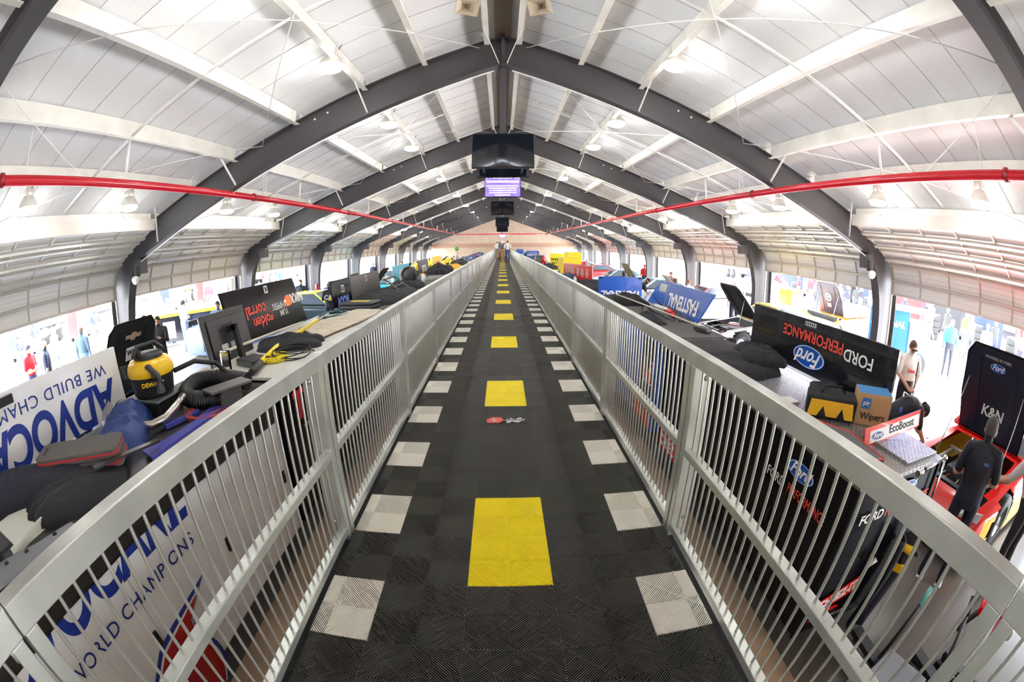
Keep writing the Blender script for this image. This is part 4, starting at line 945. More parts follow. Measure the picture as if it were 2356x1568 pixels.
# ---------- left 4.. : coloured lids
T4 = cart('tool cart with sky blue lid, fourth on the left', -1, 12.0, 15.9, .40, SIDEB, BLK); o = T4.location
L, M_ = lid(T4, -1, 12.9, 15.2, .42, .95, CYA, lean=.05)
mb = MB(o); mb.prism([(-.45, -.22), (.35, -.22), (.35, .1), (-.2, .12), (-.45, .02)], 0, .003, M_); mb.build('white_sticker', WHT, L)
T5 = cart('tool cart with charcoal lid and white block letters, fifth on the left', -1, 16.1, 19.8, .40, SIDEB, DGREY); o = T5.location
L, M_ = lid(T5, -1, 16.9, 19.2, .42, .97, mat('lid_charcoal', (.08, .08, .09), .4), lean=.05); tx(L, o, M_, 0, -.08, 'OLLIES', .34, WHT, bold=.02)
T6 = cart('yellow tool cart with bright yellow lid, sixth on the left', -1, 20.0, 24.4, .38, YEL, mat('yellow_top', (.80, .55, .02), .4)); o = T6.location
L, M_ = lid(T6, -1, 20.6, 23.6, .40, 1.0, YEL, lean=.05); mb = MB(o); mb.prism([(-.5, -.15), (.5, -.15), (.5, .05), (-.5, .05)], 0, .003, M_); mb.build('orange_sticker', ORG, L)
T7 = cart('tool cart heaped with black covers, seventh on the left', -1, 24.7, 28.7, .38, SIDEB, BLK)
T8 = cart('tool cart with narrow white upright lid, eighth on the left', -1, 29.0, 33.2, .40, WHTG, LGREY); L, M_ = lid(T8, -1, 30.8, 32.8, .42, 1.15, WHTG, lean=.05)
mb = MB(T8.location); mb.lathe([(.001, 0), (.16, 0), (.16, .03), (.001, .03)], (-3.25, 31.2, 1.28), 18, F=Matrix.Rotation(pi/2, 3, 'X')); mb.build('green_round_badge', GRN, T8)
NM = ['ninth', 'tenth', 'eleventh', 'twelfth', 'thirteenth']
for i, (c, n) in enumerate(((BLUE, 'blue'), (SIDEB, 'black'), (NAVY, 'navy'), (LGREY, 'grey'), (SIDEB, 'dark'))):
    cart('%s tool cart far down the left row, %s on the left' % (n, NM[i]), -1, 33.5+4.3*i, 37.5+4.3*i, .40, c, DGREY)
# ---------- right 1: black Ford Performance cart
R1 = cart('black tool cart with diamond plate top and open black lid, nearest on the right', 1, 1.56, 5.20, .24, SIDEB, DIA, doors=4); o = R1.location
L, M_ = lid(R1, 1, 2.36, 4.98, .25, .865, mat('cart_lid_black', (.010, .010, .014), .10, coat=.6), lean=.03)
oval(L, M_ @ Matrix.Translation((-.02, -.085, .001)) @ FL, .60, o=o)
tx(L, o, M_, .78, .10, 'FORD', .165, WHT, sx=1.05, bold=.002); tx(L, o, M_, -.02, .135, 'PERFORMANCE', .165, RDL, sx=.98, bold=.003)
mb = MB(o); mb.prism([(-.16, .24), (.04, .24), (.04, .285), (-.16, .285)], 0, .006, M_, 0)
for i in range(5): mb.prism([(-.145+.036*i, .248), (-.125+.036*i, .248), (-.125+.036*i, .278), (-.145+.036*i, .278)], .006, .007, M_, 1)
mb.build('lid_latch', [LGREY, BLK], L)
mb = MB(o); mb.tube([(3.19, 3.15, .262), (3.19, 4.15, .262)], .014, 8); mb.build('light_strip', mat('light_strip_lit', (.9, .9, 1), .3, emit=3), R1)
sidep = plane_mx((2.088, 0, 0), (0, -1, 0), (0, 0, 1))
oval(R1, sidep @ Matrix.Translation((-2.19, .03, .001)), .36, o=o)
text('FORD', .115, sidep @ Matrix.Translation((-2.62, -.15, .002)), WHT, R1, o=o, align='LEFT', bold=.001, sx=.9); text('PERFORMANCE', .115, sidep @ Matrix.Translation((-2.30, -.15, .002)), RDL, R1, o=o, align='LEFT', bold=.002, sx=.66)
endp = plane_mx((0, 1.545, 0), (1, 0, 0), (0, 0, 1))
oval(R1, endp @ Matrix.Translation((2.72, .10, .001)), .30, o=o)
text('FORD', .105, endp @ Matrix.Translation((2.22, -.045, .002)), WHT, R1, o=o, align='LEFT', bold=.002); text('PERFORMANCE', .105, endp @ Matrix.Translation((2.52, -.045, .002)), RDL, R1, o=o, align='LEFT', bold=.003, sx=.85)
mb = MB(o); mb.prism([(2.19, -.92), (2.62, -.80), (2.62, -.64), (2.19, -.76)], 0, .003, endp, 0); mb.build('red_sticker', REDP, R1)
text('CHEEZ-IT', .13, endp @ Matrix.Translation((2.40, -.78, .005)) @ Matrix.Rotation(R(15), 4, 'Z'), WHT, R1, o=o, bold=.005, sx=.7)
text('PERFORMANCE', .05, endp @ Matrix.Translation((2.42, -1.02, .003)), LGREY, R1, o=o, shear=.3)
mb = MB(o); mb.prism([(2.18, -1.0), (2.5, -.93), (2.44, -.90), (2.34, -.90), (2.2, -.96)], 0, .003, endp); mb.build('red_swoosh', REDP, R1)
# step-up box at the back corner with the red EcoBoost plate
mb = MB(o); mb.box(2.72, 3.20, 1.62, 2.18, .24, .262); mb.build('raised_top_box', DIA, R1, bevel=.006)
# ---------- right 2: Fastenal cart
FB = mat('fastenal_blue', (.03, .12, .52), .25, coat=.4)
R2 = cart('blue tool cart with grey fabric top and tilted blue lid, second on the right', 1, 5.62, 9.9, .28, FB, mat('grey_cover', (.10, .095, .09), .85, noise=.15)); o = R2.location
L, M_ = lid(R2, 1, 6.75, 9.45, .28, .80, FB, lean=.16, ytop=(6.45, 9.1))
tx(L, o, M_, .33, -.04, 'FASTENAL', .36, WHT, sx=.86, shear=-.12, bold=.012)
mb = MB(o); mb.prism([(-1.02, .05), (-.62, .05), (-.62, .22), (-1.02, .22)], 0, .003, M_, 0); mb.prism([(-.50, -.26), (-.485, -.26), (-.485, .26), (-.50, .26)], 0, .003, M_, 1); mb.build('lid_sticker', [mat('pale_green_note', (.55, .62, .55), .6), LGREY], L)
oval(L, M_ @ Matrix.Translation((-.78, -.18, .001)) @ FL, .26, o=o, word=False)
mb = MB(o); q = plane_mx((2.087, 0, 0), (0, -1, 0), (0, 0, 1))
mb.prism([(-6.5, -1.12), (-5.65, -1.12), (-5.65, -.75), (-6.5, -.75)], 0, .003, q, 0); mb.build('red_side_panel', REDP, R2); mb = MB(o); mb.prism([(-6.25, -.74), (-5.63, -.74), (-5.63, .2), (-6.2, .2)], 0, .003, q, 0); mb.build('black_side_panel', SIDEB, R2)
text('16', .48, sidep @ Matrix.Translation((-5.92, -.30, .006)), WHT, R2, o=o, shear=.2, bold=.022); text('16', .48, sidep @ Matrix.Translation((-5.92, -.30, .009)), REDP, R2, o=o, shear=.2, bold=.005)
mb = MB(R1.location); mb.prism([(-5.16, -1.10), (-4.55, -1.10), (-4.55, -.84), (-5.16, -.84)], 0, .003, q, 0); mb.build('red_side_panel', REDP, R1); text('CHEEZ', .20, sidep @ Matrix.Translation((-4.85, -.98, .006)), WHT, R1, o=R1.location, bold=.008, sx=.8)
# the standing blue end panel (lid opened towards the camera)
def endlid(T, label_, x0, x1, y, z0, z1, m, yt=None, th=.03):
    o = T.location; mb = MB(o); yt = yt if yt is not None else y
    mb.add([(x0, y, z0), (x1, y, z0), (x1, yt, z1), (x0, yt, z1), (x0, y+th, z0), (x1, y+th, z0), (x1, yt+th, z1), (x0, yt+th, z1)], [(0, 1, 2, 3), (4, 7, 6, 5), (0, 4, 5, 1), (1, 5, 6, 2), (2, 6, 7, 3), (3, 7, 4, 0)])
    L = mb.build('lid', m, T, bevel=.004); c = Vector(((x0+x1)/2, (y+yt)/2-.004, (z0+z1)/2)); return L, plane_mx(c, (1, 0, 0), (0, yt-y, z1-z0))
R3 = cart('blue tool cart with broad blue lid facing the camera, third on the right', 1, 10.2, 14.0, .26, FB, BLK); o = R3.location
L, M_ = endlid(R3, '', 2.30, 3.42, 10.42, .28, .76, FB); tx(L, o, M_, 0, -.17, 'FASTENAL', .20, WHT, sx=1.05, bold=.008)
mb = MB(o); mb.prism([(-.54, .19), (-.46, .19), (-.46, .225), (-.54, .225)], 0, .004, M_); mb.build('lid_clip', BLK, L); mb = MB(o); mb.prism([(.45, .19), (.53, .19), (.53, .225), (.45, .225)], 0, .004, M_); mb.build('lid_clip', BLK, L)
R4 = cart('red tool cart with round white emblems on its lid, fourth on the right', 1, 14.3, 18.3, .22, REDP, REDP); o = R4.location
A = (2.75, 16.9, .24); mb = MB(o)
d = Vector((2.55, 14.6, 0))-Vector((2.35, 17.4, 0))
mb.bar((2.42, 17.3, .50), (3.02, 14.6, .50), .04, .60, up=(0, 0, 1)); L = mb.build('lid', REDP, R4, bevel=.006)
dr = Vector((.60, -2.7, 0)).normalized(); M_ = plane_mx(Vector((2.72, 15.95, .52))-Vector((.024, 0, 0)), dr, (0, 0, 1))
mb = MB(o)
for i, q in enumerate((-1.05, -.72, -.38, .12, .52, .95)):
    mb.prism([(q+.15*cos(2*pi*j/20), .15*sin(2*pi*j/20)) for j in range(20)], 0, .004, M_, 0); mb.prism([(q+.125*cos(2*pi*j/20), .125*sin(2*pi*j/20)) for j in range(20)], .004, .005, M_, 1); mb.prism([(q-.045, -.07), (q+.045, -.07), (q+.045, .07), (q-.045, .07)], .005, .006, M_, 0)
mb.build('round_emblems', [WHT, REDP], L)
R5 = cart('yellow tool cart with tall plain yellow panel and tray, fifth on the right', 1, 18.7, 22.2, .22, YEL, YEL); o = R5.location
L, M_ = endlid(R5, '', 2.62, 3.42, 19.1, .24, .92, mat('bright_yellow', (.95, .80, .02), .4))
mb = MB(o); mb.box(2.90, 3.50, 19.5, 20.6, .93, 1.18); mb.box(2.62, 3.5, 19.3, 20.8, .24, .93) ; mb.build('upper_tray', YEL, R5, bevel=.005)
R6 = cart('yellow tool cart with upside-down black letters on its lid, sixth on the right', 1, 22.6, 26.6, .25, YEL, DGREY); o = R6.location
L, M_ = endlid(R6, '', 2.70, 3.52, 25.0, .26, 1.0, mat('bright_yellow'))
tx(L, o, M_, .02, .05, 'GENERAL', .19, BLK, bold=.006); tx(L, o, M_, .02, -.17, 'DOLLAR', .19, BLK, bold=.006)
R7 = cart('red tool cart with rounded black cover, seventh on the right', 1, 27.2, 32.0, .28, REDP, BLK)
R8 = cart('blue tool cart with large white letters on the raised lid, eighth on the right', 1, 34.5, 40.0, .30, FB, BLK); o = R8.location
L, M_ = endlid(R8, '', 2.10, 3.20, 38.6, .32, .96, FB); tx(L, o, M_, 0, .16, 'INSURANCE', .13, WHT); tx(L, o, M_, 0, -.02, 'FARMERS', .24, WHT, bold=.006)
R9 = cart('black tool cart between the far blue lids, ninth on the right', 1, 42, 47, .30, SIDEB, BLK)
R10 = cart('blue tool cart with small blue lid by the end wall, farthest on the right', 1, 48.5, 53.5, .30, FB, BLK); L, M_ = endlid(R10, '', 1.72, 2.5, 53.2, .32, .98, FB)
tx(L, R10.location, M_, 0, .18, 'LOWES', .12, WHT)
# ================================================================ things on the carts
def item(name, label, cat, parts, loc, group=None):
    T = thing(name, label, cat, loc, group)
    for nm, mb, m, *kw in parts: mb.build(nm, m, T, **(kw[0] if kw else {}))
    return T
def heap(name, label, cat, c, sx, sy, h, m, ang=0, seed=0, fold=1.0, group=None, n=44, flat=.55, fz=3.0, parts=None):
    fold *= min(1, .13/h)
    mb = MB(c); c = Vector(c); ca, sa = cos(ang), sin(ang)
    def fn(u, v):
        r = v; a = 2*pi*u
        e = 1+.16*NZ.noise(Vector((cos(a)*1.6+seed, sin(a)*1.6, seed*3.1)))+.07*NZ.noise(Vector((cos(a)*4+seed, sin(a)*4, 7)))
        k = 1/max(abs(cos(a))**3.2+abs(sin(a))**3.2, 1e-3)**(1/3.2)
        x, y = cos(a)*k*sx*r*e, sin(a)*k*sy*r*e
        f = (1-r**5)
        q = Vector((x*ca-y*sa, x*sa+y*ca, seed)); q2 = q+Vector((NZ.noise(q*3), NZ.noise(q*3+Vector((5, 5, 5))), 0))*.12
        a1 = seed*1.3; u1 = q2.x*cos(a1)+q2.y*sin(a1); v1 = -q2.x*sin(a1)+q2.y*cos(a1)
        rg = (1-abs(NZ.noise(Vector((u1*3.2, v1*9.5, seed)))))**5; r2 = (1-abs(NZ.noise(Vector((u1*8, v1*5+3, seed+9)))))**6
        w = NZ.noise(Vector((x*fz, y*fz, seed)))*.35
        z = h*max(0, f)**.5*(flat+.30*(1-r)+w+(.30*rg+.16*r2)*fold*(1-r*r)) if r < 1 else 0
        z = max(0, z)
        return c+Vector((x*ca-y*sa, x*sa+y*ca, z))
    mb.grid(fn, n*2, n//2)
    o = mb.build(name, m); tag(o, label, cat, group)
    return o
def rbox(label, name, cat, c, sx, sy, sz, m, ang=0, bev=.01, extra=(), tilt=(0, 0), group=None):
    T = thing(name, label, cat, c, group, ang); mb = MB(); mb.box(-sx/2, sx/2, -sy/2, sy/2, 0, sz); mb.build('body', m, T, bevel=bev)
    for nm, q, mm in extra: q.build(nm, mm, T)
    return T
def coil(label, name, cat, c, r, n, tr, m, tiltz=0, seed=0, spread=.03, sq=1.0, group=None):
    random.seed(seed); mb = MB(c); pts = []
    for i in range(n*22+1):
        a = 2*pi*i/22; k = i/22; rr = r*(1+.16*sin(k*2.4+seed)+.05*sin(a*2+k))
        pts.append(Vector(c)+Vector((cos(a)*rr+.04*sin(k*1.7)*r*3, sin(a)*rr*sq, tr+spread*(.5+.5*sin(k*1.3+a*.5)))))
    mb.tube(pts, tr, 6); return tag(mb.build(name, m), label, cat, group)
# ---- left cart 1
Z1 = .40
FOAM = mat('grey_foam', (.12, .11, .10), .9, bump=.2, bscale=60); REDF = mat('red_foam', (.50, .04, .05), .8)
for i, (z, dx, lab) in enumerate(((.51, 0, 'grey foam kneeling pad with red layer, topmost, handle slot at one end'), (.452, .015, 'grey foam kneeling pad lying under the top pad by the white lid'))):
    T = thing('kneeling_pad', lab, 'kneeling pad', (-2.62+dx, 1.38, z), 'kneeling pads', R(-52)+0)
    hole = [(-.33, -.03), (-.33, .03), (-.30, .03), (-.30, -.03)]
    def pad(z0, z1, m, nm):
        mb = MB(); W_, H_ = .15, .36; mb.prism([(-W_, -H_+.04), (-W_+.04, -H_), (W_-.04, -H_), (W_, -H_+.04), (W_, H_-.04), (W_-.04, H_), (-W_+.04, H_), (-W_, H_-.04)], z0, z1); mb.build(nm, m, T, bevel=.004)
    pad(0, .018, FOAM, 'foam_base'); pad(.018, .034, REDF, 'red_layer'); pad(.034, .054, FOAM, 'foam_top')
    if i == 0: mb = MB(); mb.box(-.06, .06, -.31, -.285, .0535, .0555); mb.build('handle_slot', BLK, T, bevel=.005)
heap('covered_roll', 'long dark navy fabric bundle along the foot of the white lid, under the pads', 'fabric bundle', (-2.82, .95, Z1), .24, .62, .12, mat('navy_fabric', (.018, .020, .035), .85, bump=.2), ang=R(-42)*0+R(-30), seed=2, fold=.4, flat=.9)
heap('fabric_cover', 'black folded fabric cover over the front edge of the white cart', 'fabric cover', (-2.40, 1.12, Z1), .26, .42, .085, BLKF, ang=R(-20), seed=5, fold=.5, flat=.85)
TARP = mat('vinyl_tarp', (.022, .021, .020), .33, bump=.25, bscale=4)
def tf(u, v):
    y = -1.25+4.5*u; zb = .16-.03*u*2 if u < .5 else .11-.03*(u-.5)
    zb = .11-.02*max(0, min(1, (y-1)/1.5))-.05*max(0, (y-2.5)/.8); t = v
    if t < .4: return Vector((-2.45+.36*t/.4, y, Z1+.006))
    q = (t-.4)/.6; return Vector((-2.085+.012+.006*sin(y*9)*q, y, Z1+.006-(Z1-zb)*q))
mb = MB((-2.1, 1, Z1)); mb.grid(tf, 60, 16); tag(mb.build('vinyl_tarp', TARP, solid=.004), 'black vinyl tarp hanging over the edge of the white cart above the blue letters', 'tarp')
heap('work_jacket', 'royal blue nylon jacket crumpled against the white lid', 'jacket', (-2.72, 1.95, Z1), .22, .38, .20, mat('blue_nylon', (.022, .05, .20), .5, bump=.3, bscale=12), ang=R(32), seed=3, fold=1.3)
mb = MB((-2.2, .6, Z1)); mb.box(-2.75, -2.30, .50, .84, Z1+.005, Z1+.012); mb.bar((-2.28, .44, Z1+.03), (-2.36, .90, Z1+.03), .012, .06)
tag(mb.build('angle_plate', mat('cream_plastic', (.66, .68, .58), .4)), 'cream angled plate sticking out under the fabric covers near the left edge', 'plate')
mb = MB((-2.3, .3, Z1)); pts = []
for i in range(90): a = .42*i; pts.append((-2.42+.0015*i*cos(a), .26+.0015*i*sin(a), Z1+.03))
mb.tube(pts, .006, 4, flat=5.5); tag(mb.build('ratchet_strap', BLKF), 'rolled black webbing strap at the near end of the white cart', 'strap')
mb = MB((-2.2, .5, Z1)); mb.prism([(-2.48, .20), (-2.33, .30), (-2.20, .62), (-2.14, .88), (-2.09, .88), (-2.10, .50), (-2.16, .12), (-2.3, -.1)], Z1+.012, Z1+.03, None, 0)
for (x, y) in ((-2.36, .22), (-2.26, .36), (-2.21, .52), (-2.15, .74), (-2.24, .14)): mb.lathe([(.001, Z1+.036), (.014, Z1+.036), (.018, Z1+.030)], (x, y, 0), 10, 1)
tag(mb.build('slotted_plate', [mat('grey_plate', (.20, .21, .22), .5), BLK]), 'curved grey plate with round holes beside the rolled strap', 'plate')
mb = MB((-2.2, 2, Z1)); bl = mat('violet_blue_panel', (.06, .07, .36), .35)
mb.prism([(-2.10, 1.66), (-2.26, 1.72), (-2.30, 1.86), (-2.20, 1.90), (-2.19, 2.25), (-2.23, 2.5), (-2.16, 2.70), (-2.10, 2.7)], Z1+.03, Z1+.05); tag(mb.build('blue_panel_strip', bl), 'violet blue plastic strip lying along the white cart edge by the railing', 'plastic panel')
mb = MB((-2.4, 2.2, Z1)); mb.prism([(-2.44, 2.15), (-2.38, 2.12), (-2.28, 2.45), (-2.34, 2.5)], Z1+.02, Z1+.045); tag(mb.build('blue_panel_strip', bl), 'violet blue plastic piece partly under the chrome pipe', 'plastic panel')
mb = MB((-2.3, 1.5, Z1)); mb.bar((-2.30, 1.28, Z1+.12), (-2.14, 1.80, Z1+.10), .05, .014); tag(mb.build('black_bar', mat('semi_black', (.02, .018, .02), .35)), 'flat black bar lying across the black folded cover', 'bar')
# exhaust pipe
mb = MB((-2.6, 2.3, Z1)); P_ = [(-3.05, 2.22, Z1+.08), (-2.90, 2.14, Z1+.08), (-2.75, 2.07, Z1+.06), (-2.60, 2.04, Z1+.055), (-2.49, 2.08, Z1+.06), (-2.43, 2.18, Z1+.08), (-2.42, 2.32, Z1+.12), (-2.42, 2.44, Z1+.16)]
mb.tube(P_, [.085, .075, .05, .036, .034, .034, .034, .034], 16); tag(mb.build('exhaust_pipe', mat('steel_pipe', (.62, .58, .52), .22, 1)), 'bent polished exhaust pipe with flared mouth on the white cart', 'exhaust pipe')
heap('plastic_bag', 'clear plastic bag slumped over the pipe mouth beside the blue jacket', 'bag', (-3.06, 2.08, Z1), .08, .10, .17, mat('clear_bag', (.62, .58, .56), .15, alpha=.45), seed=8)
coil('red cable coiled under the ribbed hose on the white cart', 'extension_cable', 'cable', (-2.24, 2.52, Z1+.01), .16, 6, .008, mat('red_cable', (.45, .05, .04), .5), sq=1.3, seed=4)
# vacuum on its black tub
T = thing('plastic_tub', 'black plastic tub with translucent lid carrying the yellow shop vacuum', 'tub', (-2.83, 2.48, Z1)); mb = MB(); mb.box(-.20, .20, -.17, .17, .0, .13); mb.build('body', BLK, T, bevel=.02); mb = MB(); mb.box(-.225, .225, -.19, .19, .13, .15); mb.build('lid', mat('tub_lid', (.16, .18, .18), .2), T, bevel=.008)
mb = MB(); mb.box(-.12, -.06, -.172, -.170, .03, .10); mb.build('sticker', LGREY, T)
V = thing('shop_vacuum', 'yellow and black wet-dry shop vacuum standing on a black tub', 'vacuum', (-2.83, 2.48, .55)); V.scale = (1.14, 1.14, 1.0); VY = mat('vac_yellow', (.88, .55, .01), .3); VB = mat('vac_black', (.018, .018, .02), .45)
mb = MB(); mb.lathe([(.001, 0), (.155, 0), (.17, .02), (.185, .15), (.19, .17)], n=24); mb.build('tank', VB, V)
mb = MB(); mb.lathe([(.192, .17), (.198, .19), (.19, .24), (.16, .285), (.10, .30), (.001, .305)], n=24); mb.build('head', VY, V)
mb = MB(); mb.lathe([(.12, .29), (.125, .31), (.11, .335), (.001, .34)], n=18); mb.box(-.03, .03, -.13, -.10, .30, .38); mb.tube([(0, -.16, .33), (-.02, -.10, .40), (.02, .06, .40), (.03, .14, .33)], .02, 8); mb.build('handle', VB, V)
for sg in (-1, 1):
    mb = MB(); mb.prism([(-.05, .15), (.05, .15), (.07, .26), (-.07, .26)], .183, .203, Matrix(((cos(sg*.9), 0, sin(sg*.9), 0), (sin(sg*.9)*-1 if False else -sin(sg*.9), 0, -cos(sg*.9)*1 if False else cos(sg*.9)*-1, 0), (0, 1, 0, 0), (0, 0, 0, 1)))); mb.build('side_panel', VB, V)
mb = MB(); mb.tube([(.10, -.12, .25), (.17, -.17, .27), (.24, -.15, .20), (.24, -.13, .12)], .022, 10); mb.lathe([(.035, -.05), (.022, .04)], (.235, -.14, .12), 14); mb.build('nozzle', DGREY, V)
text('DEWALT', .045, plane_mx((.142, -.128, .12), (.72, .70, 0), (0, 0, 1)), VY, V, name='brand_lettering', bold=.002)
mb = MB((-2.4, 2.8, .45)); P_ = []
for (x, y, z) in ((-2.66, 2.62, .70), (-2.60, 2.85, .72), (-2.48, 3.02, .66), (-2.34, 3.02, .56), (-2.25, 3.10, .50)): P_.append((x, y, z))
mb.tube(P_, .021, 10); tag(mb.build('vacuum_hose', BLK), 'thin black vacuum hose curving down from the yellow vacuum', 'hose')
# large ribbed hose: U shape
ctl = [(-2.16, 3.04, .50), (-2.36, 3.04, .52), (-2.53, 2.95, .54), (-2.60, 2.80, .54), (-2.56, 2.63, .52), (-2.44, 2.54, .50), (-2.30, 2.57, .49), (-2.18, 2.66, .49)]
def spline(ctl, n):
    out = []; c = [Vector(p) for p in ctl]; c = [c[0]*2-c[1]]+c+[c[-1]*2-c[-2]]
    for i in range(1, len(c)-2):
        for k in range(n):
            t = k/n; out.append(.5*((2*c[i])+(c[i+1]-c[i-1])*t+(2*c[i-1]-5*c[i]+4*c[i+1]-c[i+2])*t*t+(3*c[i]-c[i-1]-3*c[i+1]+c[i+2])*t**3))
    return out+[c[-2]]
pp = spline(ctl, 30); mb = MB((-2.5, 2.7, .4)); mb.tube(pp, [.078 if i % 4 < 2 else .068 for i in range(len(pp))], 14); tag(mb.build('ribbed_duct_hose', mat('duct_black', (.012, .012, .013), .4)), 'thick ribbed black duct hose looped beside the yellow vacuum', 'hose')
T = thing('blower_box', 'dark perforated metal blower box on the hose end by the railing', 'blower', (-2.14, 2.70, .41), None, R(-25)); mb = MB(); mb.box(-.07, .07, -.10, .10, 0, .15); mb.build('body', mat('gunmetal', (.07, .07, .07), .5, .4), T, bevel=.006)
mb = MB(); mb.box(-.09, .09, -.20, .20, .15, .17); mb.build('bracket', mat('gunmetal2', (.12, .12, .115), .45, .4), T, bevel=.004)
mb = MB()
for i in range(5):
    for j in range(5): mb.lathe([(.001, .002), (.009, .002), (.009, 0)], (0, 0, 0), 6); 
mb.v = []; mb.f = []; mb.m = []; mb.sm = []
for i in range(5):
    for j in range(4): mb.add([(-.05+.025*i-.008+(.012 if j % 2 else 0), -.1015, .02+.03*j), (-.05+.025*i+.008+(.012 if j % 2 else 0), -.1015, .02+.03*j), (-.05+.025*i+(.012 if j % 2 else 0), -.1015, .04+.03*j)], [(0, 1, 2)])
mb.build('perforations', LGREY, T)
# ---- left cart 2 : monitor, poles, jacket, cables, mat
Z2 = .42
T = thing('monitor', 'black monitor seen from behind, tilted on a stand on the pale cart top', 'monitor', (-2.98, 4.0, Z2), None, 0)
Mm = Matrix.Translation((-.02, -.05, .30)) @ Euler((R(0), R(-12), R(0))).to_matrix().to_4x4()
mb = MB(); mb.box(-.025, .010, -.44, .44, -.27, .27, M=Mm); mb.box(.010, .032, -.36, .36, -.20, .20, M=Mm); mb.build('casing', mat('monitor_back', (.035, .033, .036), .3), T, bevel=.012)
mb = MB(); mb.box(-.030, -.025, -.42, .42, -.25, .25, M=Mm); mb.build('screen', BLKG, T)
mb = MB(); mb.box(.03, .16, -.03, .03, .02, .09, M=Mm); mb.box(.10, .16, -.03, .03, -.30, .09, M=Mm); mb.box(.03, .04, -.10, .10, -.08, .12, M=Mm); mb.build('stand', BLK, T, bevel=.004)
mb = MB(); mb.box(.0325, .034, -.20, -.08, -.20, -.08, M=Mm); mb.box(.0325, .034, -.02, .07, -.16, -.06, M=Mm); mb.build('label_stickers', LGREY, T)
rbox('black flat electronics box on the pale cart top below the monitor', 'electronics_box', 'box', (-2.62, 3.86, Z2), .30, .26, .075, DGREY, R(-20))
mb = MB((-2.9, 3.8, Z2)); mb.box(-2.97, -2.78, 3.62, 3.66, Z2, .62); mb.box(-2.80, -2.78, 3.5, 3.66, Z2, .62); tag(mb.build('chrome_bracket', CHR, bevel=.003), 'shiny upright metal bracket at the near end of the black cart', 'bracket')
mb = MB((-2.9, 4.3, Z2)); mb.tube([(-2.86, 3.60, .60), (-2.98, 5.9, .50)], .017, 8); tag(mb.build('cream_pole', mat('cream_pole', (.70, .66, .55), .4)), 'long cream broom handle lying over the black jacket', 'pole')
T = thing('yellow_pole', 'yellow pole with black grip running along the pale cart top', 'pole', (-2.5, 4, Z2)); mb = MB(T.location); mb.tube([(-2.44, 3.72, .47), (-2.62, 4.4, .47), (-2.86, 6.2, .47)], .030, 12); mb.build('tube', YEL, T); mb = MB(T.location); mb.tube([(-2.36, 3.42, .465), (-2.44, 3.74, .47)], .036, 12); mb.build('grip', DGREY, T)
mb = MB((-2.8, 5.8, Z2)); mb.tube([(-2.74, 5.1, .46), (-2.96, 6.9, .46)], .018, 8); tag(mb.build('aluminium_tube', LGREY), 'grey metal tube beside the yellow pole', 'tube')
heap('black_jacket', 'black jacket thrown over the poles on the pale cart', 'jacket', (-2.60, 4.72, Z2), .44, .34, .14, BLKF, ang=R(25), seed=11, fold=.55)
mb = MB((-2.3, 4.4, .5)); mb.box(-2.50, -2.40, 4.40, 4.50, .585, .592); tag(mb.build('foil_patch', CHR), 'silver patch on the sleeve of the black jacket', 'patch') if False else None
coil('yellow cord bundle tangled beside the yellow pole', 'tangled_rope', 'cord', (-2.42, 4.02, Z2), .11, 9, .006, YEL, seed=2, spread=.05, sq=1.4)
coil('thin black cable loops lying over the yellow cord near the railing', 'power_cable', 'cable', (-2.32, 4.25, Z2), .20, 5, .006, BLK, seed=6, spread=.07, sq=1.2)
coil('dark green hose coil at the foot of the black sponsor lid', 'air_hose', 'hose', (-2.88, 6.9, Z2), .22, 6, .012, mat('teal_hose', (.02, .10, .12), .4), seed=3, sq=1.5)
mb = MB((-2.45, 6, Z2)); mb.prism([(-2.95, 5.7), (-2.28, 5.0), (-2.05, 6.6), (-2.1, 7.3), (-2.6, 7.4)], Z2+.025, Z2+.04); tag(mb.build('floor_mat', TAN), 'stained tan board lying flat on the pale cart top', 'board')
# ---- left cart 3
T = thing('equipment_case', 'flat black hard case with yellow marking, near end of the covered cart', 'case', (-2.72, 7.95, .40), None, R(-8)); mb = MB(); mb.box(-.34, .34, -.22, .22, 0, .07); mb.build('base', DGREY, T, bevel=.02); mb = MB(); mb.box(-.35, .35, -.23, .23, .075, .13); mb.build('lid', DGREY, T, bevel=.025); mb = MB(); mb.box(-.18, .20, -.08, .06, .131, .135); mb.build('yellow_marking', YEL, T)
heap('fabric_cover', 'large black fabric cover spread over the third left cart', 'fabric cover', (-2.62, 9.6, .40), .55, 1.5, .16, BLKF, seed=14, fold=.6, flat=.8)
T = thing('jack_stand', 'grey welded tube frame standing on the black covers', 'frame', (-2.5, 10.2, .45)); mb = MB()
for sy in (-.45, .45): mb.bar((.25, sy, 0), (-.20, sy, .34), .04, .03)
mb.bar((-.20, -.50, .34), (-.20, .50, .34), .04, .04); mb.bar((.02, -.45, .17), (.02, .45, .17), .03, .03); mb.build('tubes', mat('grey_tube', (.20, .19, .18), .5, .3), T)
heap('fabric_cover', 'smaller black cover slumped behind the grey tube frame', 'fabric cover', (-2.6, 11.8, .40), .45, .8, .24, BLKF, seed=15, fold=1)
T = thing('fan', 'round black fan standing upright on the black covers', 'fan', (-2.65, 12.2, .42)); mb = MB(); mb.lathe([(.20, -.06), (.24, -.05), (.24, .05), (.20, .06)], (0, 0, .30), 20, F=Matrix.Rotation(R(80), 3, 'X')); mb.ball((0, 0, .30), .19, .05, .19); mb.box(-.12, .12, -.10, .10, 0, .06); mb.build('shroud', DGREY, T)
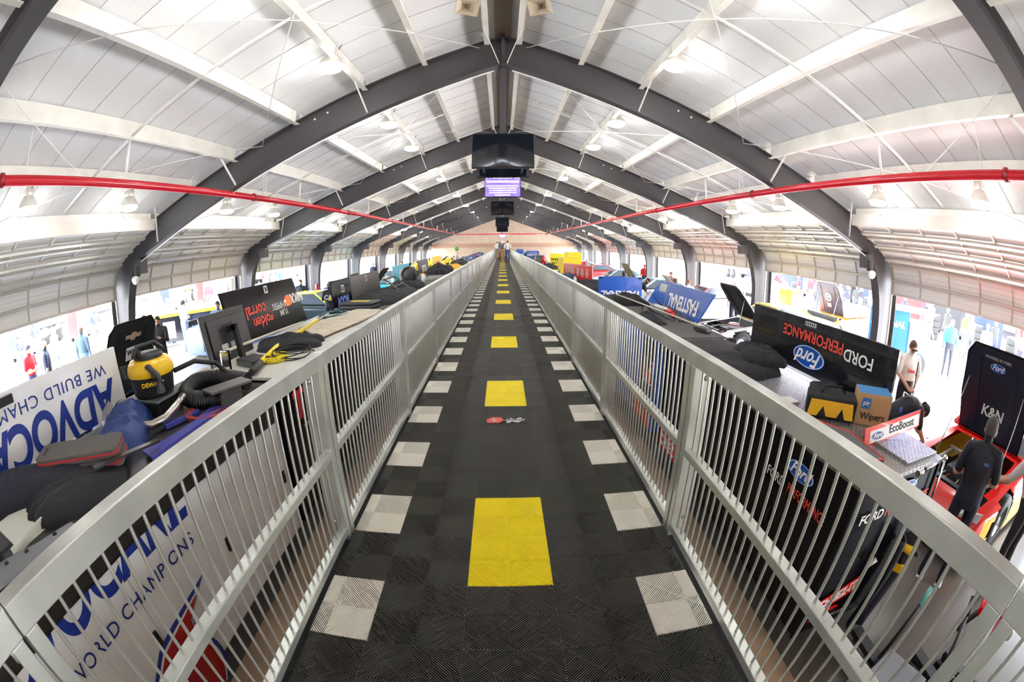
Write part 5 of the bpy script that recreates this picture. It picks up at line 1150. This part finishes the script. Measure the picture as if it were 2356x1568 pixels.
# clutter further down, left
def bottle(lab, c, m, cap, h=.26, r=.045):
    T = thing('bottle', lab, 'bottle', c); mb = MB(); mb.lathe([(.001, 0), (r, 0), (r, h*.65), (r*.35, h*.85), (r*.35, h*.92)], n=12); mb.build('body', m, T); mb = MB(); mb.lathe([(r*.42, h*.9), (r*.42, h), (.001, h)], n=10); mb.build('cap', cap, T); return T
bottle('white bottle with red cap on the fourth left cart', (-2.45, 13.4, .40), WHT, REDP, .30, .07); bottle('brown tall bottle on the fourth left cart beside the blue lid', (-2.8, 13.3, .40), mat('brown_glass', (.15, .05, .02), .2), BLK, .40, .06)
heap('fabric_cover', 'big domed black cover on the fifth left cart', 'fabric cover', (-2.55, 17.9, .40), .5, 1.1, .42, BLKF, seed=21)
heap('floor_mat', 'grey flat mat on the fourth left cart near the railing', 'mat', (-2.35, 15.2, .40), .35, .9, .06, mat('grey_mat', (.20, .20, .18), .8), seed=22, fold=.2)
heap('yellow_cloth', 'orange yellow covers piled on the sixth left cart', 'fabric cover', (-2.5, 22, .38), .42, 1.3, .18, mat('amber_cloth', (.75, .42, .02), .7), seed=23)
LO = ['seventh', 'eighth', 'ninth', 'tenth', 'eleventh', 'twelfth', 'thirteenth']
LC = [((.02, .02, .025), 'black'), ((.10, .13, .18), 'slate'), ((.03, .08, .35), 'blue'), ((.05, .05, .06), 'charcoal'), ((.16, .10, .40), 'violet'), ((.02, .05, .12), 'navy'), ((.12, .28, .55), 'bright blue')]
random.seed(3)
for i in range(7):
    y = 26.4+4.25*i; c, n = LC[i]
    heap('fabric_cover', '%s fabric cover heaped on the %s left cart' % (n, LO[i]), 'fabric cover', (-2.6, y, .401), .48, 1.2, .30, mat('cover_'+n.replace(' ', '_'), c, .8), seed=30+i, n=26)
    rbox('%s plastic case on the %s left cart' % (('grey', 'yellow', 'white', 'red', 'black', 'orange', 'blue')[i], LO[i]), 'equipment_case', 'case', (-2.5, y+1.45, .40), .45, .4, .22, (LGREY, YEL, WHT, REDP, BLK, ORG, BLUE)[i], random.uniform(-.5, .5), .02)
    coil('cable coil on the %s left cart beside its cover' % LO[i], 'power_cable', 'cable', (-2.4, y-1.5, .40), .18, 4, .012, (BLK, YEL, BLK, REDP, BLK, YEL, BLK)[i], seed=i)
    bottle('%s spray bottle on the %s left cart' % (('blue', 'white', 'red', 'orange', 'white', 'green', 'yellow')[i], LO[i]), (-2.25, y+1.0, .40), (BLUE, WHT, REDP, ORG, WHT, GRN, YEL)[i], BLK, .3, .06)
# ---- right cart 1
ZR = .24
heap('black_cloth', 'upper black folded jacket pile in front of the black lid with the blue oval', 'jacket', (2.92, 4.22, ZR+.09), .28, .42, .13, BLKF, ang=R(-12), seed=41, fold=.8, flat=.8)
heap('black_cloth', 'lower black folded cloth under the jacket pile on the diamond plate', 'cloth', (2.66, 4.22, ZR), .40, .50, .12, BLKF, ang=R(-10), seed=42, fold=.5, flat=.85)
heap('black_cloth', 'flat black fabric sheet across the far end of the diamond plate cart', 'cloth', (2.66, 5.10, ZR), .52, .60, .06, mat('charcoal_sheet', (.03, .03, .032), .85), seed=43, fold=.3, flat=.9)
T = thing('insulated_bag', 'black insulated bag with yellow letter M band on the diamond plate top', 'bag', (2.72, 2.66, ZR), None, R(-40)); mb = MB(); mb.box(-.24, .24, -.15, .15, 0, .20); mb.build('body', BLKF, T, bevel=.03)
mb = MB(); yc = mat('bag_yellow', (.92, .52, .02), .6)
mb.prism([(-.20, .17), (.20, .17), (.22, .03), (.14, .03), (.10, .12), (.06, .035), (-.04, .035), (-.08, .12), (-.13, .03), (-.22, .03)], 0, .003, plane_mx((0, -.152, 0), (1, 0, 0), (0, 0, 1))); mb.build('yellow_band', yc, T)
mb = MB(); mb.tube([(-.12, -.06, .20), (-.08, -.03, .26), (.08, .0, .26), (.12, .04, .20)], .012, 6); mb.build('handle', BLKF, T)
rbox('dark flat bag lying behind the yellow-banded bag', 'tool_bag', 'bag', (3.02, 3.05, ZR), .30, .36, .12, BLK, R(-20), .03)
T = thing('wipes_box', 'brown cardboard box of wipers with blue logo square and blue open top', 'cardboard box', (3.05, 2.42, ZR), None, R(-38)); mb = MB(); mb.box(-.17, .17, -.13, .13, 0, .27); mb.build('carton', CARD, T, bevel=.004); mb = MB(); mb.box(-.165, .165, -.125, .125, .2705, .273); mb.build('blue_top', mat('blue_tissue', (.08, .28, .62), .6), T)
mb = MB(); mb.prism([(-.13, .155), (-.12, .145), (-.05, .145), (-.04, .155), (-.04, .225), (-.05, .235), (-.12, .235), (-.13, .225)], 0, .002, plane_mx((0, -.132, 0), (1, 0, 0), (0, 0, 1))); mb.build('blue_logo_square', mat('logo_blue', (.03, .18, .50), .5), T)
text('pig', .055, plane_mx((-.085, -.135, .192), (1, 0, 0), (0, 0, 1)), WHT, T, bold=.001); text('Wipers', .085, plane_mx((-.0, -.133, .08), (1, 0, 0), (0, 0, 1)), BLK, T, bold=.001)
T = thing('fender_plate', 'red and white plate with black letters propped on the diamond plate cart corner', 'sign plate', (2.95, 2.02, .262), None, 0)
ep = plane_mx((0, 0, .075), (.995, -.10, .12), (0, .35, .94)); mb = MB(); mb.prism([(-.36, -.075), (.36, -.055), (.40, .075), (-.34, .065)], -.008, 0, ep, 0); mb.prism([(-.30, -.06), (.35, -.045), (.37, .045), (-.28, .03)], 0, .001, ep, 1); mb.build('plate', [REDP, WHT], T)
oval(T, ep @ Matrix.Translation((-.20, -.015, .002)), .15); text('EcoBoost', .088, ep @ Matrix.Translation((.11, 0, .002)), BLK, T, bold=.002, shear=.15)
mb = MB((3.1, 1.5, .2)); T = thing('breaker_bar', 'long chrome breaker bar hanging off the end of the diamond plate cart', 'breaker bar', (3.0, 1.48, .24)); mb = MB(T.location); mb.tube([(2.70, 1.46, .262), (3.18, 1.50, .262)], .012, 10); mb.tube([(2.66, 1.455, .262), (2.78, 1.465, .262)], .024, 12); mb.tube([(3.18, 1.50, .25), (3.20, 1.50, -.20)], .011, 10); mb.ball((3.18, 1.50, .262), .024); mb.build('bar', CHR, T)
mb = MB((2.5, 3, ZR)); mb.box(2.36, 2.62, 3.0, 3.16, ZR, ZR+.012, 0); mb.box(2.44, 2.50, 3.08, 3.12, ZR+.012, ZR+.018, 1); tag(mb.build('paper_sheet', [WHT, YEL]), 'white sheet with yellow mark on the diamond plate near the railing', 'paper')
mb = MB((2.3, 2.3, ZR)); mb.prism([(2.22, 1.95), (2.55, 1.75), (2.62, 2.25), (2.35, 2.85), (2.22, 2.85)], ZR+.003, ZR+.02, None, 0); mb.tube([(2.22, 1.95, ZR+.02), (2.55, 1.75, ZR+.02), (2.62, 2.25, ZR+.02), (2.35, 2.85, ZR+.02)], .006, 5, 1); tag(mb.build('tool_tray', [mat('tray_grey', (.12, .12, .12), .6), REDP]), 'grey mat with red edge on the near corner of the diamond plate cart top', 'mat')
# coat and drill hung on the end of the cart
def hang(u, v):
    x = 2.78+.30*u; z = -.32-.85*v; return Vector((x-.12*v+.04*sin(v*5), 1.50-.05-.05*sin(u*9+v*2)-.03*v, z))
mb = MB((2.8, 1.5, 0)); mb.grid(hang, 24, 24); tag(mb.build('hanging_coat', mat('navy_coat', (.012, .014, .028), .8), solid=.02), 'dark navy coat hanging from the end of the black diamond plate cart', 'coat')
T = thing('cordless_drill', 'yellow and black cordless tool hooked on the cart behind the dark coat', 'drill', (3.02, 1.36, -.46), None, .4); mb = MB(); mb.tube([(0, 0, 0), (0, .16, .02)], .038, 12); mb.box(-.05, .05, .02, .12, -.20, -.13); mb.build('body', VY, T, bevel=.008); mb = MB(); mb.bar((0, .08, -.02), (0, .07, -.14), .04, .05); mb.tube([(0, -.06, 0), (0, 0, 0)], .022, 10); mb.build('grip', BLK, T, bevel=.006)
T = thing('caulk_tube', 'small white cylinder hooked at the red sticker on the cart end', 'tube', (2.55, 1.50, -.50)); mb = MB(); mb.tube([(0, 0, 0), (.06, -.02, .05)], .022, 10); mb.build('body', LGREY, T)
# ---- floor equipment at lower right
def jackpole(label, p0, p1, m, gm):
    T = thing('floor_jack', label, 'floor jack', (p0[0], p0[1], G)); o = T.location
    mb = MB(o); mb.tube([p0, p1], .02, 8); mb.build('handle', m, T)
    d = (Vector(p1)-Vector(p0)).normalized(); mb = MB(o); mb.tube([Vector(p1)-d*.16, Vector(p1)], .028, 10); mb.build('grip', gm, T)
    mb = MB(o); x, y = p0[0], p0[1]; mb.bar((x-.10, y-.30, G+.10), (x-.10, y+.40, G+.08), .03, .12); mb.bar((x+.10, y-.30, G+.10), (x+.10, y+.40, G+.08), .03, .12); mb.bar((x, y-.2, G+.14), (x, y+.4, G+.20), .10, .05); mb.build('frame', BLK, T)
    for sx in (-.14, .14):
        for sy in (-.28, .38): mb = MB(o); mb.lathe([(.001, -.02), (.05, -.02), (.05, .02), (.001, .02)], (x+sx, y+sy, G+.05), 12, F=Matrix.Rotation(pi/2, 3, 'Y')); mb.build('wheel', DGREY, T)
    return T
jackpole('black floor jack with teal handle grip lying below the diamond plate cart end', (2.66, .92, G+.2), (3.10, 1.02, -.62), BLK, mat('teal_grip', (.12, .40, .40), .4))
jackpole('black floor jack with chrome fittings at the lower right corner', (3.05, .35, G+.2), (3.32, .62, -.55), DGREY, BLK)
T = thing('impact_wrench', 'red and black cordless impact wrench at the right frame edge near the floor', 'impact wrench', (3.55, .48, -.75)); mb = MB(); mb.tube([(0, 0, 0), (.16, .06, .02)], .045, 12); mb.build('housing', REDP, T); mb = MB(); mb.bar((.08, .02, -.02), (.02, .10, -.18), .045, .05); mb.box(-.05, .07, .06, .16, -.26, -.18); mb.build('grip', BLK, T, bevel=.006)
jackpole('red handled floor jack against the right frame edge', (3.35, .12, G+.2), (3.75, .30, -.62), mat('jack_red', (.45, .02, .03), .35), mat('jack_red'))
T = rbox('grey tool box with chrome latches on the floor beside the jacks', 'tool_box', 'tool box', (2.62, .62, G), .34, .5, .30, mat('toolbox_grey', (.20, .22, .25), .4), .2)
# ---- right cart 2
Z2R = .28
def drape(u, v):
    x = 2.06+1.30*v; y = 5.55+.0*v+.02*sin(x*20); z = Z2R+.005-.20*u; return Vector((x, y-.012-.02*sin(x*31)*u, z))
mb = MB((2.7, 5.6, Z2R)); mb.grid(drape, 8, 60); tag(mb.build('black_skirt', TARP, solid=.004), 'short black pleated skirt along the near edge of the grey topped cart', 'fabric skirt')
heap('black_jacket', 'crumpled black jacket on the grey top of the grey topped cart', 'jacket', (2.42, 6.85, Z2R), .18, .36, .13, BLKF, ang=R(10), seed=51, fold=1.3)
heap('black_cover', 'shiny black plastic cover bunched under the tilted blue lid', 'cover', (3.02, 7.6, Z2R), .20, .85, .14, TARP, seed=52, fold=1)
heap('black_cover', 'black cover draped along the far end of the grey topped cart', 'cover', (2.6, 9.2, Z2R), .5, .55, .22, BLKF, seed=53, fold=.8)
T = thing('floor_brush', 'white handled floor brush with dark head on the grey topped cart', 'brush', (2.8, 6.2, Z2R)); mb = MB(T.location); mb.tube([(2.30, 8.7, .52), (2.95, 6.05, .36)], .013, 8); mb.build('handle', mat('cream_pole'), T); mb = MB(T.location); mb.box(-.07, .07, -.15, .15, 0, .06, M=Matrix.Translation((2.98, 5.98, .30)) @ Matrix.Rotation(.3, 4, 'Z')); mb.build('head', DGREY, T, bevel=.015)
T = thing('grease_gun', 'white and red hand torch lying on the grey cart top', 'torch', (2.85, 7.0, Z2R)); mb = MB(T.location); mb.tube([(2.74, 7.55, .46), (2.82, 7.2, .44)], .035, 10); mb.build('body', WHT, T); mb = MB(T.location); mb.tube([(2.82, 7.2, .44), (2.87, 7.0, .40)], .042, 10); mb.tube([(2.87, 7.0, .40), (2.89, 6.92, .34)], .035, 10); mb.build('grip', REDP, T)
T = thing('wire_stand', 'thin bent black wire stand beside the torch', 'wire stand', (2.8, 7.8, Z2R)); mb = MB(T.location); mb.tube([(2.6, 7.9, .30), (2.62, 7.9, .50), (2.75, 7.9, .68), (2.90, 7.7, .45), (2.9, 7.7, .3)], .008, 5); mb.build('wire', BLK, T)
# clutter further down, right
RO = ['third', 'fourth', 'sixth', 'seventh', 'eighth', 'ninth', 'farthest']
for i, (y, c, n, h, z) in enumerate(((12.5, BLKF, 'black', .25, .26), (16.6, mat('cover_navy'), 'navy and black', .22, .22), (24.0, BLKF, 'black', .2, .25), (30.0, mat('cover_gloss', (.03, .03, .035), .25), 'glossy black rounded', .55, .28), (36.2, mat('cover_navy'), 'dark blue', .35, .30), (44.6, BLKF, 'black', .4, .30), (50.6, mat('cover_bright_blue'), 'blue', .4, .30))):
    heap('fabric_cover', '%s cover heaped on the %s right cart' % (n, RO[i]), 'fabric cover', (2.55, y, z), .46, 1.15, h, c, seed=60+i, n=28)
    bottle('%s bottle on the %s right cart' % (('white', 'blue', 'red', 'yellow', 'red', 'white', 'green')[i], RO[i]), (2.3, y+1.4, z), (WHT, BLUE, REDP, YEL, REDP, WHT, GRN)[i], BLK, .28, .05)
T = thing('fire_extinguisher', 'red fire extinguisher standing on the seventh right cart', 'fire extinguisher', (2.6, 27.9, .28)); mb = MB(); mb.lathe([(.001, 0), (.10, 0), (.10, .4), (.04, .48), (.03, .52)], n=14); mb.build('cylinder', REDP, T); mb = MB(); mb.bar((-.08, 0, .54), (.08, 0, .56), .03, .03); mb.build('valve', BLK, T)
# ---- screens hung from the ridge
def tv(label, y, zc, w, h, pic=None, pole=True, backed=True, ztop=None, group=None):
    T = thing('television', label, 'television', (0, y, zc)); mb = MB(); mb.box(-w/2, w/2, 0, .05, -h/2, h/2); mb.box(-w*.3, w*.3, .05, .09, -h*.3, h*.3); mb.build('casing', mat('tv_black', (.008, .008, .010), .25), T, bevel=.006)
    mb = MB(); mb.box(-w/2+.014, w/2-.014, -.002, 0, -h/2+.03, h/2-.014); mb.build('screen', mat('screen_off', (.006, .008, .014), .06, coat=.5) if not pic else pic, T)
    if pole: mb = MB(); mb.box(-.055, .055, .11, .22, 0, (ztop or rz_bot(0))-zc); mb.box(-.10, .10, .09, .24, -.15, .15); mb.build('ceiling_pole', STEEL, T)
    return T
tv('large black television facing the camera on the nearest ridge pole', 7.10, 3.065, 1.01, .60, ztop=4.70)
tv('second television back to back behind the nearest one', 8.35, 3.10, .99, .60, pole=False)
mb = MB((0, 7.8, 3)); mb.tube([(-.35, 7.28, 2.9), (-.35, 8.35, 2.9)], .02, 6); mb.tube([(.35, 7.28, 2.9), (.35, 8.35, 2.9)], .02, 6); tag(mb.build('television_bracket', BLK), 'black bracket arms between the two nearest televisions', 'bracket')
pic = mat('welcome_screen', (.16, .09, .62), .3, emit=.55)
tc = node(pic, 'ShaderNodeTexCoord'); wv = node(pic, 'ShaderNodeTexNoise'); wv.inputs['Scale'].default_value = 5; link(pic, tc.outputs['Object'], wv.inputs['Vector'])
cr = node(pic, 'ShaderNodeValToRGB'); cr.color_ramp.elements[0].color = (.05, .04, .45, 1); cr.color_ramp.elements[1].color = (.35, .22, .85, 1); link(pic, wv.outputs[0], cr.inputs[0]); link(pic, cr.outputs[0], bsdf(pic).inputs['Emission Color']); link(pic, cr.outputs[0], bsdf(pic).inputs['Base Color'])
WT = mat('screen_white', (.95, .95, 1), .4, emit=.95); RTX = mat('screen_red', (.8, .05, .15), .4, emit=1.2)
def welcome(label, y, zc, w, h, ztop):
    T = tv(label, y, zc, w, h, pic, ztop=ztop)
    F_ = lambda z: plane_mx((0, -.004, z), (1, 0, 0), (0, 0, 1))
    text('Welcome to', .145*w, F_(h*.33), WT, T, shear=.35, bold=.004, sx=1.3, depth=.001); text('THE FRONTRUNNERS GARAGE', .062*w, F_(h*.13), WT, T, sx=1.02, bold=.003, depth=.001)
    for i, s in enumerate(('A BEHIND THE SCENES LOOK AT RACING TOP COMPETITORS', 'KEEP IN MIND THAT THE TEAMS IN THIS GARAGE ARE', 'TO SIGN CARS, PHOTOGRAPH, AUTOGRAPHS AND', 'IS TELEVISED. PLEASE GIVE THEM ROOM TO DO THE', 'WORK INVOLVED IN RACING.')):
        text(s, .036*w, F_(-h*(.04+.09*i)), WT, T, bold=.0015, depth=.001, sx=.88)
    return T
welcome('lit purple television welcoming visitors', 11.5, 3.09, .94, .68, 4.9)
tv('black television third along the ridge, below the purple one', 19.3, 3.125, 1.0, .62)
tv('black television fourth along the ridge', 31.5, 3.15, .97, .66)
tv('black television fifth along the ridge, half hidden by the fourth', 38.0, 2.93, .97, .60)
welcome('small lit purple television farthest along the ridge', 52.0, 2.60, .82, .55, 4.9)
# horn speakers at the ridge
for sg, lab in ((-1, 'beige horn loudspeaker left of the ridge, top of the photo'), (1, 'beige horn loudspeaker right of the ridge, top of the photo')):
    T = thing('horn_speaker', lab, 'loudspeaker', (sg*.52, 5.1, 4.72), None, sg*-.45)
    hm = mat('horn_beige', (.52, .44, .32), .5); mb = MB(); Fm = Matrix.Rotation(R(122), 3, 'X')
    pr = [(.03, .02), (.035, .06), (.055, .12), (.10, .18), (.15, .22)]
    vs = []
    for r, z in pr:
        for (a, b) in ((-1, -.8), (1, -.8), (1, .8), (-1, .8)): vs.append(Fm @ Vector((a*r, b*r, z)))
    mb.add(vs, [(i*4+j, i*4+(j+1) % 4, (i+1)*4+(j+1) % 4, (i+1)*4+j) for i in range(4) for j in range(4)]); mb.build('horn', hm, T, solid=.008)
    mb = MB(); mb.tube([Fm@Vector((0, 0, -.10)), Fm@Vector((0, 0, .03))], [.05, .055], 14); mb.build('driver', hm, T); mb = MB(); mb.bar((0, 0, .0), (0, .05, .33), .03, .012); mb.build('bracket', BLK, T)
# small emergency lights on the first column pair
for sg in (-1, 1):
    T = thing('emergency_light', 'small round white floodlight on the nearest %s column head' % SIDE[sg], 'light', (sg*8.02, 6.95, 1.40)); mb = MB(); mb.box(-.04, .04, .05, .12, .05, .28); mb.build('bracket', BLK, T); mb = MB(); mb.lathe([(.04, -.05), (.09, 0), (.10, .05), (.09, .09), (.001, .10)], (0, 0, 0), 16, F=Matrix.Rotation(R(115), 3, 'X')); mb.build('lamp', mat('lamp_frosted', (.75, .75, .72), .3), T)
for i, (x, y) in enumerate(((-8.75, 19.15),)):
    T = thing('fire_extinguisher', 'red fire extinguisher on the third left column', 'fire extinguisher', (x+.12, y-.15, -.4)); mb = MB(); mb.lathe([(.001, 0), (.08, 0), (.08, .4), (.03, .48)], n=12); mb.build('cylinder', REDP, T); mb = MB(); mb.tube([(.02, 0, .5), (.12, 0, .35), (.1, 0, .1)], .012, 6); mb.build('hose', BLK, T)
# floor markers on the walkway
mb = MB((0, 3.9, 0)); mb.prism([(-.16, 3.49), (-.17, 3.56), (-.12, 3.62), (-.04, 3.61), (-.02, 3.55), (-.06, 3.49)], .0045, .006, None, 0); mb.box(-.11, -.095, 3.52, 3.585, .006, .007, 1); mb.box(-.13, -.075, 3.545, 3.56, .006, .007, 1)
mb.prism([(-.02, 3.53), (.15, 3.53), (.17, 3.57), (0, 3.57)], .0045, .006, None, 1); mb.prism([(.0, 3.49), (.03, 3.49), (.05, 3.52), (.10, 3.49), (.13, 3.52), (.14, 3.60), (.11, 3.60), (.08, 3.56), (.04, 3.6)], .0045, .0055, None, 1)
dc = thing('floor_decal', 'small red and white shield decal on the black walkway tiles', 'decal', (0, 3.55, .004)); mb.o = Vector((0, 0, 0)); mb.v = [v+Vector((0, 3.9, 0))-Vector((0, 3.55, .004)) for v in mb.v]; mb.build('shield', [mat('decal_red', (.7, .08, .05), .5), LGREY], dc)
text('swisstrax', .045, plane_mx((.07, 0, .004), (1, 0, 0), (0, 1, 0)), BLK, dc)
# ================================================================ outside
def trailer(label, x, y0, y1, col, s):
    T = thing('race_hauler', label, 'hauler', (x, (y0+y1)/2, G)); o = T.location
    mb = MB(o); x0, x1 = MIR(1, x-1.3, x+1.3); mb.box(x0, x1, y0, y1, G+1.0, G+4.1); mb.build('box_body', col, T, bevel=.04)
    mb = MB(o); mb.box(x0+.2, x1-.2, y0+.5, y1-.5, G+.55, G+1.0); mb.build('chassis', DGREY, T)
    for yy in (y0+1.5, y0+2.7):
        for xx in (x0+.2, x1-.2): mb = MB(o); mb.lathe([(.001, -.14), (.5, -.14), (.5, .14), (.001, .14)], (xx, yy, G+.5), 20, F=Matrix.Rotation(pi/2, 3, 'Y')); mb.build('wheel', RUB, T)
    mb = MB(o); xf = x-s*1.31
    for k in range(5): ya = y0+1+(y1-y0-2)*k/5; mb.box(min(xf, xf+.01), max(xf, xf+.01), ya+.1, ya+(y1-y0-2)/5-.1, G+1.1, G+2.2)
    mb.build('side_doors', LGREY, T)
for i, (c, n) in enumerate(((WHT, 'white'), (BLUE, 'blue'), (REDP, 'red'), (WHT, 'white'))):
    trailer('%s race hauler parked outside right, %s' % (n, ['behind the blue utility cart', 'second along', 'third along', 'farthest along'][i]), 27, -2+15*i, 11+15*i, c, 1)
    trailer('%s race hauler parked outside left, %s' % (n, ['nearest the camera', 'second along', 'third along', 'farthest along'][i]), -26, -4+15*i, 9+15*i, (WHT, WHT, YEL, WHT)[i], -1)
def wagon(label, x, y, c, h, ang, w=1.6):
    T = thing('pit_wagon', label, 'pit wagon', (x, y, G), None, ang); mb = MB(); mb.box(-w/2, w/2, -.45, .45, .22, h*.62); mb.build('cabinet', c, T, bevel=.02)
    mb = MB()
    for a in (-w/2+.05, w/2-.05):
        for b in (-.4, .4): mb.bar((a, b, h*.62), (a, b, h), .05, .05)
    for q in (0, 1): mb.box(-w/2, w/2, -.43+.8*q, -.40+.8*q, h-.06, h)
    mb.box(-w/2, w/2, -.45, .45, h-.02, h+.04); mb.build('rack', BLK, T)
    for k in range(3): mb = MB(); mb.box(-w/2+.04, w/2-.04, -.47, -.45, .28+(h*.62-.3)*k/3, .24+(h*.62-.3)*(k+1)/3); mb.build('drawer', c, T, bevel=.01)
    for a in (-w/2+.2, w/2-.2):
        for b in (-.35, .35): q = MB(); q.lathe([(.001, -.05), (.12, -.05), (.12, .05), (.001, .05)], (a, b, .12), 12, F=Matrix.Rotation(pi/2, 3, 'X')); q.build('wheel', RUB, T)
WC = [(BLK, 'black'), (mat('deep_navy', (.01, .02, .10), .4), 'navy'), (mat('deep_red', (.30, .01, .01), .4), 'red')]
WO = ['first', 'second', 'third', 'fourth', 'fifth', 'sixth', 'seventh', 'eighth', 'ninth', 'tenth']
for i in range(10): wagon('%s pit wagon with rack outside right, %s from the camera' % (WC[(i*2) % 3][1], WO[i]), 22.6+.4*(i % 2), 3.5+3.1*i, WC[(i*2) % 3][0], 2.5+.3*(i % 3), R(90+8*(i % 3)), 2.2)
for i in range(7): wagon('%s pit wagon with rack outside left, %s from the camera' % (WC[i % 3][1], WO[i]), -22.0-.4*(i % 2), 5.5+4.3*i, WC[i % 3][0], 2.3+.3*(i % 3), R(-90+6*(i % 3)), 2.0)
# blue utility cart outside right
T = thing('utility_cart', 'white and blue wheeled utility cart outside right', 'utility cart', (11.6, 8.5, G)); o = Vector(T.location)
mb = MB(); mb.box(-1.1, .3, -.55, .55, .55, 1.75); mb.build('cabinet', FB, T, bevel=.02); mb = MB(); mb.box(.3, 1.1, -.6, .6, .45, 1.5); mb.build('front_box', mat('pale_blue_plastic', (.12, .42, .62), .4), T, bevel=.03)
mb = MB(); mb.box(-1.2, 1.2, -.65, .65, 1.76, 1.86); mb.build('canopy', WHT, T, bevel=.03)
for xx in (-.75, .75):
    for yy in (-.6, .6):
        w = MB(); w.lathe([(.20, -.09), (.30, -.09), (.32, -.05), (.32, .05), (.30, .09), (.20, .09)], (xx, yy, .32), 20, F=Matrix.Rotation(pi/2, 3, 'X')); w_ = w.build('wheel', RUB, T); w = MB(); w.lathe([(.001, -.06), (.2, -.06), (.2, .06), (.001, .06)], (xx, yy, .32), 16, F=Matrix.Rotation(pi/2, 3, 'X')); w.build('rim', LGREY, w_)
text('FASTENAL', .26, plane_mx((-.45, -.556, 1.35), (1, 0, 0), (0, 0, 1)), WHT, T, shear=.15, bold=.008)
T.rotation_euler = (0, 0, R(-48))
# yellow and black cart outside left
T = thing('pit_box', 'yellow and black pit cart outside the second left doorway', 'pit cart', (-11.9, 12.6, G), None, R(38)); mb = MB(); mb.box(-2.1, 2.1, -.5, .5, .2, 1.12); mb.build('body', BLKG, T, bevel=.02)
mb = MB(); mb.box(-2.15, 2.15, -.55, .55, 1.12, 1.24); mb.build('top', mat('cat_yellow', (.85, .50, .02), .35), T, bevel=.015)
for xx in (-1.5, .6): text('CAT', .5, plane_mx((xx, -.506, .68), (1, 0, 0), (0, 0, 1)), WHT, T, bold=.016)
mb = MB(); mb.box(-.7, -.2, -.506, -.5, .35, .95); mb.build('vent_panel', LGREY, T)
for xx in (-1.7, 1.7):
    for yy in (-.35, .35): w = MB(); w.lathe([(.001, -.05), (.15, -.05), (.15, .05), (.001, .05)], (xx, yy, .15), 14, F=Matrix.Rotation(pi/2, 3, 'X')); w.build('wheel', RUB, T)
# orange generator box near the orange car and stacked tyres
T = thing('orange_toolbox', 'orange tool chest with open shelf behind the orange car', 'tool chest', (12.3, 15.6, G), None, .3); mb = MB(); mb.box(-.5, .5, -.35, .35, .1, 1.5); mb.build('body', ORG, T, bevel=.02); mb = MB(); mb.box(-.38, .38, -.36, -.35, .7, 1.3); mb.build('shelf', LGREY, T)
for xx in (-.4, .4): w = MB(); w.lathe([(.001, -.04), (.07, -.04), (.07, .04), (.001, .04)], (xx, 0, .07), 12, F=Matrix.Rotation(pi/2, 3, 'X')); w.build('wheel', RUB, T)
ty0 = thing('tyre', 'black race tyre in the stacks outside the right doorways', 'tyre', (20.4, 12, G), 'tyre stacks outside right'); mb = MB(); mb.lathe([(.20, .02), (.31, 0), (.34, .05), (.34, .25), (.31, .30), (.20, .28)], n=20); mb.build('tread', RUB, ty0); mb = MB(); mb.lathe([(.001, .20), (.18, .20), (.205, .27)], n=16); mb.build('rim', LGREY, ty0)
random.seed(8)
for k in range(9):
    bx, by = 20.2+random.uniform(-.2, .8), 7+k*2.6
    for q in range(4):
        if k == 0 and q == 0: ty0.location = (bx, by, G); continue
        dup(ty0, (bx, by, G+.30*q), 0)
T = thing('orange_crate', 'small orange crate on the ground outside the nearest left doorway', 'crate', (-12.4, 9.4, G)); mb = MB(); mb.box(-.3, .3, -.2, .2, 0, .3); mb.build('body', ORG, T, bevel=.02)
T = thing('pop_up_canopy', 'white pop-up canopy outside the third left doorway', 'canopy', (-15, 30, G)); mb = MB()
mb.add([(-1.5, -1.5, 2.2), (1.5, -1.5, 2.2), (1.5, 1.5, 2.2), (-1.5, 1.5, 2.2), (0, 0, 3)], [(0, 1, 4), (1, 2, 4), (2, 3, 4), (3, 0, 4)]); mb.build('cloth', WHT, T, solid=.01)
for a in (-1.45, 1.45):
    for b in (-1.45, 1.45): mb = MB(); mb.tube([(a, b, 0), (a, b, 2.2)], .02, 6); mb.build('leg', LGREY, T)

# single-mesh things need no empty above them
for o in list(C.objects):
    if o.parent is None and o.type == 'EMPTY' and len(o.children) == 1 and not o.children[0].children and o.get('kind') != 'structure':
        c = o.children[0]; nm = o.name; c.parent = None; c.location = o.location; c.rotation_euler = o.rotation_euler; c.scale = o.scale
        for k in ('label', 'category', 'group'):
            if k in o: c[k] = o[k]
        bpy.data.objects.remove(o); c.name = nm
